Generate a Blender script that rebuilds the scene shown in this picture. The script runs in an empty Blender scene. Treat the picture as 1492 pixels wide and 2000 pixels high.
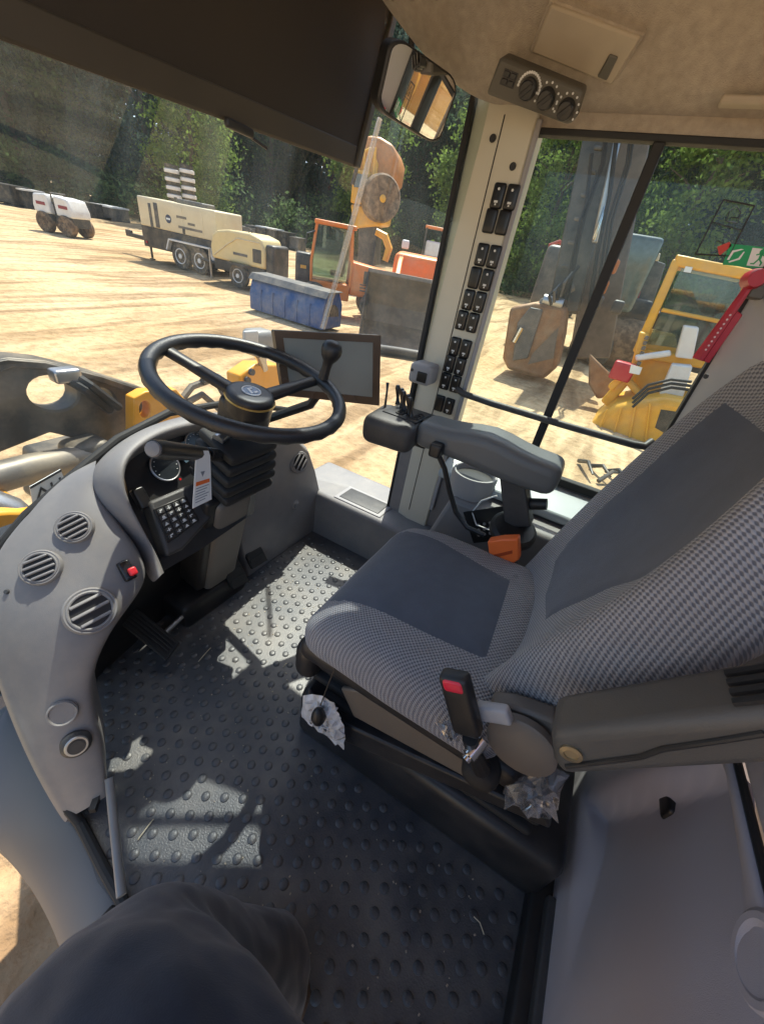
import bpy, bmesh, math, random
import numpy as np
from mathutils import Matrix, Vector
random.seed(7); rng = np.random.default_rng(7)
scene = bpy.context.scene
COL = scene.collection
# ---------------------------------------------------------------- camera
rad = math.radians
YAW, PITCH, ROLL = rad(23.5), rad(32.5), rad(11.2)
CAM = np.array([0.0, 0.0, 1.1]); FPX = 755.0; IW, IH = 1492.0, 2000.0
_d = np.array([math.cos(PITCH)*math.cos(YAW), math.cos(PITCH)*math.sin(YAW), -math.sin(PITCH)])
_r0 = np.array([math.sin(YAW), -math.cos(YAW), 0.0]); _u0 = np.cross(_r0, _d)
_R = math.cos(ROLL)*_r0 + math.sin(ROLL)*_u0; _U = -math.sin(ROLL)*_r0 + math.cos(ROLL)*_u0
cam_data = bpy.data.cameras.new('camera'); cam = bpy.data.objects.new('camera', cam_data); COL.objects.link(cam)
cam_data.sensor_fit = 'VERTICAL'; cam_data.sensor_height = 24.0; cam_data.lens = 24.0*FPX/IH
cam_data.clip_start = 0.02; cam_data.clip_end = 3000
cam.matrix_world = Matrix(((_R[0], _U[0], -_d[0], CAM[0]), (_R[1], _U[1], -_d[1], CAM[1]), (_R[2], _U[2], -_d[2], CAM[2]), (0, 0, 0, 1)))
scene.camera = cam
# ---------------------------------------------------------------- light
SUN = Vector((1.0, 0.36, 1.98)).normalized()
world = bpy.data.worlds.new('World'); scene.world = world; world.use_nodes = True
wn = world.node_tree; bgn = wn.nodes['Background']
sky = wn.nodes.new('ShaderNodeTexSky'); sky.sky_type = 'NISHITA'; sky.sun_disc = False
sky.sun_elevation = math.asin(SUN.z); sky.sun_rotation = math.atan2(SUN.x, SUN.y)
sky.air_density = 1.0; sky.dust_density = 2.0
wn.links.new(sky.outputs[0], bgn.inputs[0]); bgn.inputs[1].default_value = 0.15
sl = bpy.data.lights.new('sun', 'SUN'); sl.energy = 4.0; sl.angle = rad(0.5); sl.color = (1.0, 0.93, 0.82)
so = bpy.data.objects.new('sun', sl); COL.objects.link(so); so.rotation_euler = SUN.to_track_quat('Z', 'Y').to_euler()
vs = scene.view_settings; vs.view_transform = 'Standard'; vs.look = 'None'; vs.gamma = 1.0; vs.exposure = 1.08
try: vs.use_curve_mapping = False
except Exception: pass
scene.cycles.transparent_max_bounces = 24; scene.cycles.max_bounces = 10; scene.cycles.diffuse_bounces = 5
# ---------------------------------------------------------------- surveying helpers (points on real planes)
def ray(x, y):
    v = _d*FPX + _R*(x-IW/2) - _U*(y-IH/2); return v/np.linalg.norm(v)
def PX(x, y, X): v = ray(x, y); return CAM + v*((X-CAM[0])/v[0])
def PY(x, y, Y): v = ray(x, y); return CAM + v*((Y-CAM[1])/v[1])
def PZ(x, y, Z): v = ray(x, y); return CAM + v*((Z-CAM[2])/v[2])
def BP(x, y, p0, n):
    v = ray(x, y); n = np.array(n, float); return CAM + v*(((np.array(p0)-CAM)@n)/(v@n))
GZ, GS = -1.0, 0.045
_vd = np.array([math.cos(YAW), math.sin(YAW)])
def gz(x, y): return GZ + GS*(x*_vd[0] + y*_vd[1])
def GP(x, y):
    v = ray(x, y); s = GS*(v[:2]@_vd); return CAM + v*((GZ-CAM[2])/(v[2]-s))
# ---------------------------------------------------------------- mesh helpers
class MB:
    def __init__(s): s.v = []; s.f = []
    def add(s, v, f):
        o = len(s.v); s.v += [tuple(map(float, p)) for p in v]; s.f += [tuple(i+o for i in q) for q in f]; return s
    def box(s, c, size, M=None):
        x, y, z = (q/2 for q in size)
        P = [Vector(p) for p in ((-x,-y,-z),(x,-y,-z),(x,y,-z),(-x,y,-z),(-x,-y,z),(x,-y,z),(x,y,z),(-x,y,z))]
        if M is not None: P = [M @ p for p in P]
        return s.add([p+Vector(c) for p in P], [(0,3,2,1),(4,5,6,7),(0,1,5,4),(1,2,6,5),(2,3,7,6),(3,0,4,7)])
    def b(s, x0, x1, y0, y1, z0, z1): return s.box(((x0+x1)/2,(y0+y1)/2,(z0+z1)/2), (abs(x1-x0),abs(y1-y0),abs(z1-z0)))
    def prism(s, A, off):
        A = [Vector(p) for p in A]; B = [p+Vector(off) for p in A]; n = len(A)
        return s.add(A+B, [tuple(range(n)), tuple(range(2*n-1, n-1, -1))] + [(i, i+n, (i+1) % n+n, (i+1) % n) for i in range(n)])
    def py(s, poly, y0, y1): return s.prism([(x, y0, z) for x, z in poly], (0, y1-y0, 0))
    def tube(s, pts, r, n=10, cap=True):
        pts = [Vector(p) for p in pts]; rs = r if isinstance(r, (list, tuple)) else [r]*len(pts); V = []; F = []
        up = None
        for i, p in enumerate(pts):
            t = (pts[min(i+1, len(pts)-1)] - pts[max(i-1, 0)]).normalized()
            if up is None: up = Vector((0, 0, 1)) if abs(t.z) < .9 else Vector((1, 0, 0))
            a = t.cross(up); a.normalize(); bb = a.cross(t); up = bb
            V += [p + (a*math.cos(2*math.pi*k/n) + bb*math.sin(2*math.pi*k/n))*rs[i] for k in range(n)]
        for i in range(len(pts)-1):
            F += [(i*n+k, i*n+(k+1) % n, (i+1)*n+(k+1) % n, (i+1)*n+k) for k in range(n)]
        if cap: F += [tuple(range(n))[::-1], tuple(range((len(pts)-1)*n, len(pts)*n))]
        return s.add(V, F)
    def lathe(s, prof, o=(0,0,0), axis=(0,0,1), n=24):
        ax = Vector(axis).normalized(); t = Vector((0,0,1)) if abs(ax.z) < .9 else Vector((1,0,0))
        a = ax.cross(t).normalized(); b2 = ax.cross(a); o = Vector(o); V = []; F = []
        for r, h in prof: V += [o + ax*h + (a*math.cos(2*math.pi*k/n) + b2*math.sin(2*math.pi*k/n))*r for k in range(n)]
        for i in range(len(prof)-1): F += [(i*n+k, (i+1)*n+k, (i+1)*n+(k+1) % n, i*n+(k+1) % n) for k in range(n)]
        F += [tuple(range(n)), tuple(range((len(prof)-1)*n, len(prof)*n))[::-1]]
        return s.add(V, F)
    def torus(s, c, R_, r, axis=(0,0,1), n=40, m=12, sy=1.0):
        ax = Vector(axis).normalized(); t = Vector((0,0,1)) if abs(ax.z) < .9 else Vector((1,0,0))
        a = ax.cross(t).normalized(); b2 = ax.cross(a); c = Vector(c); V = []; F = []
        for i in range(n):
            e = a*math.cos(2*math.pi*i/n) + b2*math.sin(2*math.pi*i/n)
            V += [c + e*(R_ + r*math.cos(2*math.pi*j/m)) + ax*(r*sy*math.sin(2*math.pi*j/m)) for j in range(m)]
        for i in range(n): F += [(i*m+j, ((i+1) % n)*m+j, ((i+1) % n)*m+(j+1) % m, i*m+(j+1) % m) for j in range(m)]
        return s.add(V, F)
    def loft(s, secs, close=False, caps=False):
        n = len(secs[0]); V = [p for q in secs for p in q]; F = []
        for i in range(len(secs)-1):
            for k in range(n if close else n-1): F.append((i*n+k, i*n+(k+1) % n, (i+1)*n+(k+1) % n, (i+1)*n+k))
        if caps: F += [tuple(range(n))[::-1], tuple(range((len(secs)-1)*n, len(secs)*n))]
        return s.add(V, F)
    def rbox(s, c, size, r, M=None, fn=None, m=3, n=3):
        h = np.array(size)/2.; r = min(r, h.min()*.999); ax = []
        for k in range(3):
            e = [-h[k] + r*(1-math.cos(j/m*math.pi/2))*.999 for j in range(m)]
            inn = list(np.linspace(-h[k]+r, h[k]-r, n+1)); a = e[:m] + inn + [-q for q in e[:m]][::-1]; ax.append(np.array(sorted(a)))
        bm = bmesh.new()
        for k in range(3):
            i, j = (k+1) % 3, (k+2) % 3
            for sgn in (-1, 1):
                gi = []
                for u in ax[i]:
                    row = []
                    for w in ax[j]:
                        p = np.zeros(3); p[k] = sgn*h[k]; p[i] = u; p[j] = w
                        q = np.clip(p, -(h-r), h-r); v = p-q; L = np.linalg.norm(v)
                        if L > 1e-9: p = q + v/L*r
                        row.append(bm.verts.new(p))
                    gi.append(row)
                for a in range(len(gi)-1):
                    for b2 in range(len(gi[0])-1):
                        q = (gi[a][b2], gi[a+1][b2], gi[a+1][b2+1], gi[a][b2+1]); bm.faces.new(q if sgn > 0 else q[::-1])
        bmesh.ops.remove_doubles(bm, verts=bm.verts, dist=1e-5); bm.verts.index_update()
        V = [Vector(v.co) for v in bm.verts]; F = [tuple(v.index for v in f.verts) for f in bm.faces]; bm.free()
        if fn: V = [Vector(fn(v)) for v in V]
        if M is not None: V = [M @ v for v in V]
        return s.add([v+Vector(c) for v in V], F)
WM = {}
def ob(name, mb, mat, parent=None, smooth=35, bevel=0, sub=0, kind=None, label=None, solid=0, bseg=2):
    me = bpy.data.meshes.new(name); me.from_pydata(mb.v, [], mb.f); me.validate()
    bm = bmesh.new(); bm.from_mesh(me); bmesh.ops.recalc_face_normals(bm, faces=bm.faces); bm.to_mesh(me); bm.free()
    for m in (mat if isinstance(mat, (list, tuple)) else [mat]): me.materials.append(m)
    if smooth:
        me.polygons.foreach_set('use_smooth', [True]*len(me.polygons)); me.set_sharp_from_angle(angle=rad(smooth))
    o = bpy.data.objects.new(name, me); COL.objects.link(o)
    if parent is not None:
        o.parent = parent
        if parent.name in WM: o.matrix_parent_inverse = WM[parent.name].inverted()
    if solid:
        m = o.modifiers.new('solid', 'SOLIDIFY'); m.thickness = solid; m.offset = -1
    if sub:
        m = o.modifiers.new('sub', 'SUBSURF'); m.levels = sub; m.render_levels = sub
    if bevel:
        m = o.modifiers.new('bev', 'BEVEL'); m.width = bevel; m.segments = bseg; m.limit_method = 'ANGLE'; m.angle_limit = rad(40)
    if kind: o['kind'] = kind
    if label: o['label'] = label
    return o
def tag(o, label, cat, group=None):
    o['label'] = label; o['category'] = cat
    if group: o['group'] = group
    return o
def T(name, label, cat, loc=(0,0,0), group=None, M=None):
    o = bpy.data.objects.new(name, None); COL.objects.link(o); o.empty_display_size = .05
    if M is not None: o.matrix_world = M          # parts built in the thing's own frame
    else: o.location = loc; WM[o.name] = Matrix.Translation(Vector(loc))
    return tag(o, label, cat, group)
def dupchild(src, parent, M):
    c = src.copy(); COL.objects.link(c); c.parent = parent; c.matrix_parent_inverse = src.matrix_parent_inverse.copy(); c.matrix_basis = M; return c
# ---------------------------------------------------------------- materials
def mat(name, col, rough=.5, metal=0., var=.12, scale=8., bump=0., bscale=200., spec=.5, coat=0., dirt=None, dirtamt=.0, dscale=4., coord='Object', sheen=0.):
    m = bpy.data.materials.new(name); m.use_nodes = True; nt = m.node_tree; N = nt.nodes; L = nt.links; bs = N['Principled BSDF']
    bs.inputs['Roughness'].default_value = rough; bs.inputs['Metallic'].default_value = metal
    bs.inputs['Specular IOR Level'].default_value = spec
    if coat: bs.inputs['Coat Weight'].default_value = coat; bs.inputs['Coat Roughness'].default_value = .15
    if sheen: bs.inputs['Sheen Weight'].default_value = sheen
    tc = N.new('ShaderNodeTexCoord')
    nz = N.new('ShaderNodeTexNoise'); nz.inputs['Scale'].default_value = scale; nz.inputs['Detail'].default_value = 5; L.new(tc.outputs[coord], nz.inputs['Vector'])
    mr = N.new('ShaderNodeMapRange'); mr.inputs[1].default_value = .3; mr.inputs[2].default_value = .7; mr.inputs[3].default_value = 1-var; mr.inputs[4].default_value = 1+var; L.new(nz.outputs['Fac'], mr.inputs[0])
    mx = N.new('ShaderNodeMix'); mx.data_type = 'RGBA'; mx.blend_type = 'MULTIPLY'; mx.inputs[0].default_value = 1; mx.inputs[6].default_value = (*col, 1); L.new(mr.outputs[0], mx.inputs[7])
    out = mx.outputs[2]
    if dirt:
        n2 = N.new('ShaderNodeTexNoise'); n2.inputs['Scale'].default_value = dscale; n2.inputs['Detail'].default_value = 8; n2.inputs['Roughness'].default_value = .65; L.new(tc.outputs[coord], n2.inputs['Vector'])
        r2 = N.new('ShaderNodeMapRange'); r2.inputs[1].default_value = .42; r2.inputs[2].default_value = .68; r2.inputs[4].default_value = dirtamt; L.new(n2.outputs['Fac'], r2.inputs[0])
        m2 = N.new('ShaderNodeMix'); m2.data_type = 'RGBA'; L.new(r2.outputs[0], m2.inputs[0]); L.new(out, m2.inputs[6]); m2.inputs[7].default_value = (*dirt, 1); out = m2.outputs[2]
    L.new(out, bs.inputs['Base Color'])
    rr = N.new('ShaderNodeMapRange'); rr.inputs[3].default_value = max(0, rough-.1); rr.inputs[4].default_value = min(1, rough+.12); L.new(nz.outputs['Fac'], rr.inputs[0])
    if rough > .1: L.new(rr.outputs[0], bs.inputs['Roughness'])
    if bump:
        n3 = N.new('ShaderNodeTexNoise'); n3.inputs['Scale'].default_value = bscale; n3.inputs['Detail'].default_value = 3; L.new(tc.outputs[coord], n3.inputs['Vector'])
        bp = N.new('ShaderNodeBump'); bp.inputs['Strength'].default_value = bump; bp.inputs['Distance'].default_value = .002; L.new(n3.outputs['Fac'], bp.inputs['Height']); L.new(bp.outputs[0], bs.inputs['Normal'])
    return m
def s2l(r, g, b): return tuple((c/255/12.92) if c/255 <= .04045 else ((c/255+.055)/1.055)**2.4 for c in (r, g, b))
def glass(name, tint=(.86,.92,.90), dust=.06, refl=.05, streak=(1,1,.12), dscale=14, dustcol=(.62,.72,.74)):
    m = bpy.data.materials.new(name); m.use_nodes = True; nt = m.node_tree; N = nt.nodes; L = nt.links; N.remove(N['Principled BSDF']); o = N['Material Output']
    tr = N.new('ShaderNodeBsdfTransparent'); tr.inputs[0].default_value = (*tint, 1)
    gl = N.new('ShaderNodeBsdfGlossy'); gl.inputs['Roughness'].default_value = .0
    lw = N.new('ShaderNodeLayerWeight'); lw.inputs[0].default_value = .5
    pw = N.new('ShaderNodeMath'); pw.operation = 'POWER'; pw.inputs[1].default_value = 4; L.new(lw.outputs['Facing'], pw.inputs[0])
    mr = N.new('ShaderNodeMapRange'); mr.inputs[3].default_value = refl; mr.inputs[4].default_value = .7; L.new(pw.outputs[0], mr.inputs[0])
    m1 = N.new('ShaderNodeMixShader'); L.new(mr.outputs[0], m1.inputs[0]); L.new(tr.outputs[0], m1.inputs[1]); L.new(gl.outputs[0], m1.inputs[2])
    df = N.new('ShaderNodeBsdfDiffuse'); df.inputs[0].default_value = (*dustcol, 1); tl = N.new('ShaderNodeBsdfTranslucent'); tl.inputs[0].default_value = (*dustcol, 1)
    ma = N.new('ShaderNodeMixShader'); L.new(df.outputs[0], ma.inputs[1]); L.new(tl.outputs[0], ma.inputs[2])
    tc = N.new('ShaderNodeTexCoord'); mp = N.new('ShaderNodeMapping'); mp.inputs['Scale'].default_value = streak; L.new(tc.outputs['Object'], mp.inputs[0])
    nz = N.new('ShaderNodeTexNoise'); nz.inputs['Scale'].default_value = dscale; nz.inputs['Detail'].default_value = 6; L.new(mp.outputs[0], nz.inputs['Vector'])
    n2 = N.new('ShaderNodeTexNoise'); n2.inputs['Scale'].default_value = 2.2; n2.inputs['Detail'].default_value = 8; L.new(tc.outputs['Object'], n2.inputs['Vector'])
    mu = N.new('ShaderNodeMath'); mu.operation = 'MULTIPLY'; L.new(nz.outputs['Fac'], mu.inputs[0]); L.new(n2.outputs['Fac'], mu.inputs[1])
    dr = N.new('ShaderNodeMapRange'); dr.inputs[1].default_value = .15; dr.inputs[2].default_value = .45; dr.inputs[3].default_value = dust*.25; dr.inputs[4].default_value = dust*1.6; L.new(mu.outputs[0], dr.inputs[0])
    m2 = N.new('ShaderNodeMixShader'); L.new(dr.outputs[0], m2.inputs[0]); L.new(m1.outputs[0], m2.inputs[1]); L.new(ma.outputs[0], m2.inputs[2]); L.new(m2.outputs[0], o.inputs[0])
    return m
GREY = mat('grey_plastic', (.205,.197,.20), .5, bump=.25, bscale=900, var=.05, scale=3, dirt=(.42,.38,.32), dirtamt=.22, dscale=9)
GREY2 = mat('light_grey_plastic', (.32,.31,.315), .52, bump=.2, bscale=900, var=.05, scale=3, dirt=(.42,.38,.32), dirtamt=.12, dscale=6)
DARK = mat('charcoal_plastic', (.045,.045,.047), .48, bump=.25, bscale=900, var=.12, dirt=(.25,.22,.18), dirtamt=.12, dscale=14)
BLACK = mat('black_plastic', (.018,.018,.019), .42, bump=.15, bscale=700, var=.15, dirt=(.2,.17,.14), dirtamt=.06, dscale=20)
RUBBER = mat('black_rubber', (.022,.022,.022), .7, var=.2, bump=.2)
CREAM = mat('cream_paint', (.62,.58,.47), .4, var=.04, scale=2, dirt=(.4,.34,.25), dirtamt=.12)
HEAD = mat('headliner_felt', (.40,.34,.27), .95, var=.12, scale=60, bump=.9, bscale=420, spec=.1, dirt=(.27,.22,.16), dirtamt=.35, dscale=5, sheen=.2)
TANPLA = mat('beige_plastic', (.42,.35,.26), .55, var=.05, bump=.2, bscale=900)
BROWNPLA = mat('olive_brown_plastic', (.10,.092,.075), .5, var=.06, bump=.2, bscale=800)
WHITE = mat('white_plastic', (.78,.77,.74), .45, var=.05)
CHROME = mat('chrome', (.75,.75,.75), .18, 1.0, var=.05)
STEEL = mat('steel', (.45,.45,.46), .35, .9, var=.15)
RED = mat('red_plastic', (.45,.012,.03), .4, var=.06)
ORANGEB = mat('orange_plastic', (1.0,.19,.04), .4, var=.05)
YEL = mat('machine_yellow', (.78,.40,.03), .4, var=.08, dirt=(.5,.36,.2), dirtamt=.3, dscale=3)
LYEL = mat('loader_orange_yellow', (.82,.36,.02), .38, var=.06, dirt=(.5,.36,.2), dirtamt=.25, dscale=4)
WGLASS = glass('windshield_glass', dust=.06, refl=.05)
SGLASS = glass('side_glass', dust=.016, refl=.014, dscale=10)
# ================================================================ CAB SHELL (setting)
class Quad:                                   # a flat panel given by four corners (0,0) (1,0) (1,1) (0,1)
    def __init__(s, c, back=None):
        s.c = [Vector(p) for p in c]; s.n = (s.c[1]-s.c[0]).cross(s.c[3]-s.c[0]).normalized()
        if s.n.dot(Vector(CAM)-s.c[0]) < 0: s.n.negate()
    def P(s, u, v, h=0.):
        a, b, c, d = s.c; return a*(1-u)*(1-v) + b*u*(1-v) + c*u*v + d*(1-u)*v + s.n*h
    def poly(s, mb, uv, h0, h1):
        A = [s.P(u, v, h0) for u, v in uv]; return mb.prism(A, s.n*(h1-h0))
    def box(s, mb, u0, u1, v0, v1, h0, h1): return s.poly(mb, [(u0,v0),(u1,v0),(u1,v1),(u0,v1)], h0, h1)
    def disc(s, mb, u, v, r, h0, h1, n=20, r1=None): return mb.lathe([(r,h0),(r1 or r,h1)], s.P(u,v), s.n, n)
def floor_mat():
    m = mat('rubber_floor_mat', (.062,.068,.078), .38, var=.25, scale=5, dirt=(.26,.23,.19), dirtamt=.45, dscale=5.5, bump=.4, bscale=260)
    return m
FLOORM = floor_mat()
FB = [(-.5,.0),(.45,.02),(.57,.05),(.70,.11),(.85,.19),(1.3,.42)]
def flx(y): return float(np.interp(y,[a for a,_ in FB],[b for _,b in FB]))
fl = ob('floor', MB().prism([(x_,y_,0) for y_,x_ in FB]+[(1.36,1.3,0),(1.36,-.5,0)],(0,0,-.05)), FLOORM, kind='structure')
# moulded round studs of the mat
sm = MB().lathe([(.0105,-.001),(.0100,.0018),(.0075,.0034),(.003,.0039)], (0,0,0), (0,0,1), 12)
spots = []; j = 0; y = -.33
while y < 1.05:
    x = .06 + (.021 if j % 2 else 0)
    while x < 1.17:
        jx, jy = x+random.uniform(-.001,.001), y+random.uniform(-.001,.001)
        if not (.44 < x < .9 and -.34 < y < .36) and x > flx(y)+.02: spots.append((jx, jy))
        x += .042
    y += .0364; j += 1
def inframe(p):
    q = np.array(p)-CAM; z = q@_d; px, py = IW/2+FPX*(q@_R)/z, IH/2-FPX*(q@_U)/z
    return z > 0 and 150 < px < 1090 and 1050 < py < 2010, z
vis = sorted([(inframe((a,b_,0))[1], a, b_) for a, b_ in spots if inframe((a,b_,0))[0]])
near = {(a,b_) for _, a, b_ in vis[:300]}
s0 = None
for a, b_ in near:
    if s0 is None: s0 = ob('stud', sm, FLOORM, fl); s0.location = (a,b_,0)
    else: dupchild(s0, fl, Matrix.Translation((a,b_,0)))
far = MB()
for a, b_ in spots:
    if (a,b_) not in near: far.add([Vector(v)+Vector((a,b_,0)) for v in sm.v], sm.f)
ob('stud_field', far, FLOORM, fl, kind='stuff')

# ---- headliner
hp = [(1.335,1.462),(1.30,1.475),(1.262,1.50),(1.20,1.555),(1.10,1.61),(.95,1.645),(.6,1.665),(.2,1.66),(-.12,1.63)]
secs = []
for yy, k in ((-.75,0),(-.4,0),(-.1,0),(.2,0),(.4,0),(.52,.06),(.60,.25),(.67,.5),(.735,.85),(.76,1.0)):
    row = []
    for x, z in hp:
        x2 = x - .17*k*max(0, (x-.6)/.73); z2 = z + k*max(0, 1.60-z)
        if .2 <= yy <= .45 and 1.15 < x < 1.31: x2 -= .02
        row.append((x2, yy, z2))
    secs.append(row)
ceil = ob('ceiling', MB().loft(secs), HEAD, sub=2, smooth=60, solid=-.03, kind='structure')
# roof shell above (stops the sky)
roof = ob('roof', MB().rbox((.62,.0,1.76),(1.62,1.72,.13),.06,None,None,3,60), LYEL, kind='structure')
# added roof opening, out of view, letting sun patches onto the floor
HX0, HX1, HY0, HY1 = .80, 1.125, .40, .765
def cut(o, a, b_, c, d_):
    dg_ = bpy.context.evaluated_depsgraph_get(); me_ = bpy.data.meshes.new_from_object(o.evaluated_get(dg_)); o.modifiers.clear()
    bm = bmesh.new(); bm.from_mesh(me_)
    bmesh.ops.delete(bm, geom=[f for f in bm.faces if a < f.calc_center_median().x < b_ and c < f.calc_center_median().y < d_], context='FACES'); bm.to_mesh(me_); bm.free()
    me_.polygons.foreach_set('use_smooth', [True]*len(me_.polygons)); o.data = me_
cut(ceil, HX0, HX1, HY0, HY1); cut(roof, .82, 1.25, .42, .90)
def plate0(outer, holes, off):
    bm = bmesh.new(); es_ = []
    for lp_ in [outer]+holes:
        vs_ = [bm.verts.new(p) for p in lp_]; es_ += [bm.edges.new((vs_[i],vs_[(i+1) % len(vs_)])) for i in range(len(vs_))]
    bmesh.ops.triangle_fill(bm, use_beauty=True, edges=es_); r = bmesh.ops.extrude_face_region(bm, geom=bm.faces[:])
    for v in [g for g in r['geom'] if isinstance(g, bmesh.types.BMVert)]: v.co += Vector(off)
    bm.verts.index_update(); m = MB(); m.add([v.co for v in bm.verts],[tuple(v.index for v in f.verts) for f in bm.faces]); bm.free(); return m
def up_(px, py, z): p = Vector(PZ(px,py,0)); return p + SUN*(z/SUN.z)
ha = [[up_(*p,1.70) for p in ((262,1592),(330,1545),(385,1516),(410,1524),(470,1548),(530,1580),(480,1588),(380,1592))],
      [up_(*p,1.70) for p in ((246,1614),(380,1612),(500,1612),(520,1640),(575,1652),(590,1690),(420,1686),(255,1680))]]  # wanted floor patch outlines, carried up along the sun direction
HXa, HXb, HYa, HYb = .77, 1.30, .37, .86
ob('light_mask', plate0([(HXa,HYa,1.70),(HXb,HYa,1.70),(HXb,HYb,1.70),(HXa,HYb,1.70)], ha, (0,0,.006)), BLACK, roof, smooth=0)  # added mask plate, its holes shape the sunlight on the floor
ob('light_mask_pane', MB().b(HXa+.01,HXb-.01,HYa+.01,HYb-.01,1.712,1.716), glass('light_mask_tint', tint=(.66,.70,.72), dust=.12, refl=.05), roof, smooth=0)  # added tinted sheet that dims those floor patches

# lid on the headliner
qn = (-.5,0,-.86)
L = Quad([BP(1078,2,(1.19,.3,1.535),qn), BP(1252,68,(1.19,.3,1.535),qn), BP(1197,160,(1.19,.3,1.535),qn), BP(1040,96,(1.19,.3,1.535),qn)])
lid = ob('lid', L.box(MB(),0,1,0,1,-.03,.008), TANPLA, ceil, bevel=.004)
ob('lid_rim', L.box(MB(),-.03,1.03,-.03,1.07,-.04,.002), HEAD, lid, bevel=.003)
ob('latch', L.poly(MB(),[(.80,.42),(.90,.42),(.92,.92),(.80,.92)],.006,.012), BROWNPLA, lid, bevel=.003)
ob('grab_lip', MB().b(1.245,1.275,-.45,.0,1.468,1.482), TANPLA, ceil, bevel=.004)

# ---- right window wall
XW = 1.32
wall = ob('wall_right', MB().b(XW+.005,XW+.06,-.6,.55,-.02,.585), GREY, kind='structure', bevel=.004)
ob('header', MB().b(XW+.0,XW+.014,-.6,.37,1.438,1.52), HEAD, wall)
win = ob('window_right', MB().b(XW+.012,XW+.018,-.235,.37,.58,1.46), SGLASS, kind='structure', smooth=0)
ob('seal_bottom', MB().b(XW-.004,XW+.028,-.235,.37,.575,.602), RUBBER, win, bevel=.004)
ob('seal_top', MB().b(XW-.004,XW+.028,-.6,.37,1.425,1.4385), RUBBER, win, bevel=.003)
ob('seal_rear', MB().b(XW-.004,XW+.028,-.243,-.2305,.602,1.425), RUBBER, win, bevel=.003)
ob('divider', MB().b(XW-.004,XW+.028,.068,.093,.602,1.425), RUBBER, win, bevel=.003)
ob('window_ledge', MB().prism([(1.19,-.25,.535),(1.19,.34,.535),(1.325,.34,.573),(1.325,-.25,.573)],(0,0,-.03)), mat('blue_grey_ledge',(.36,.40,.42),.35,var=.05), wall, bevel=.01)
# sticker on the pane and escape sign
DEC = mat('sticker_black',(.02,.02,.02),.5); GREEN = mat('sign_green',(.0,.33,.10),.4,var=.03); SWHITE = mat('sign_white',(.8,.82,.8),.4,var=.02); SRED = mat('sticker_red',(.6,.05,.03),.5)
XS = XW+.008
def frame4(mb, pts, w):
    P = [Vector(PX(a,b_,XS)) for a,b_ in pts]; c = sum(P, Vector())/len(P)
    for i in range(len(P)):
        mb.tube([P[i], P[(i+1) % len(P)]], w, 6)
st = MB(); frame4(st, [(1412,390),(1473,402),(1423,500),(1358,496)], .0016); st.tube([PX(1391,434,XS),PX(1449,450,XS)],.001,6)
st.tube([PX(1418,432,XS),PX(1424,412,XS),PX(1438,404,XS),PX(1446,414,XS),PX(1440,436,XS),PX(1418,432,XS)],.001,6)
st.tube([PX(1426,424,XS),PX(1442,426,XS)],.001,6); st.tube([PX(1400,470,XS),PX(1420,478,XS),PX(1410,490,XS)],.001,6)
sk = tag(ob('window_sticker', st, DEC), 'black outlined clear sticker with a figure on the side window', 'sticker')
ob('red_mark', MB().prism([PX(1400,482,XS),PX(1424,472,XS),PX(1428,480,XS),PX(1404,500,XS)],(-.001,0,0)), SRED, sk)
Q = Quad([PX(1425,476,XS),PX(1492,483,XS),PX(1478,524,XS),PX(1410,517,XS)])
Q2 = Quad([Q.P(0,0),Q.P(1.35,0),Q.P(1.35,1),Q.P(0,1)])
es = tag(ob('escape_sign', Q2.box(MB(),0,1,0,1,0,.001), GREEN), 'green emergency exit sign with running figure on the side window', 'sign')
w = MB()
for a in ([(.05,.75),(.10,.3),(.28,.18),(.33,.2),(.14,.38),(.10,.75)],[(.10,.82),(.28,.62),(.34,.3),(.37,.3),(.32,.68),(.12,.88)]): Q2.poly(w,a,.001,.0016)
Q2.poly(w,[(.50,.08),(.97,.08),(.97,.92),(.50,.92)],.001,.0013); ob('white_mark', w, SWHITE, es)
g = MB(); Q2.disc(g,.74,.22,.006,.0013,.002,10)
for a in ([(.70,.30),(.76,.30),(.75,.58),(.69,.58)],[(.62,.36),(.70,.30),(.72,.34),(.63,.42)],[(.76,.32),(.85,.42),(.83,.46),(.75,.38)],[(.73,.56),(.80,.72),(.78,.88),(.75,.88),(.76,.74),(.70,.58)],[(.69,.56),(.72,.58),(.64,.84),(.56,.84),(.56,.79),(.62,.78)]): Q2.poly(g,a,.0013,.002)
ob('running_figure', g, GREEN, es)

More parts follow.
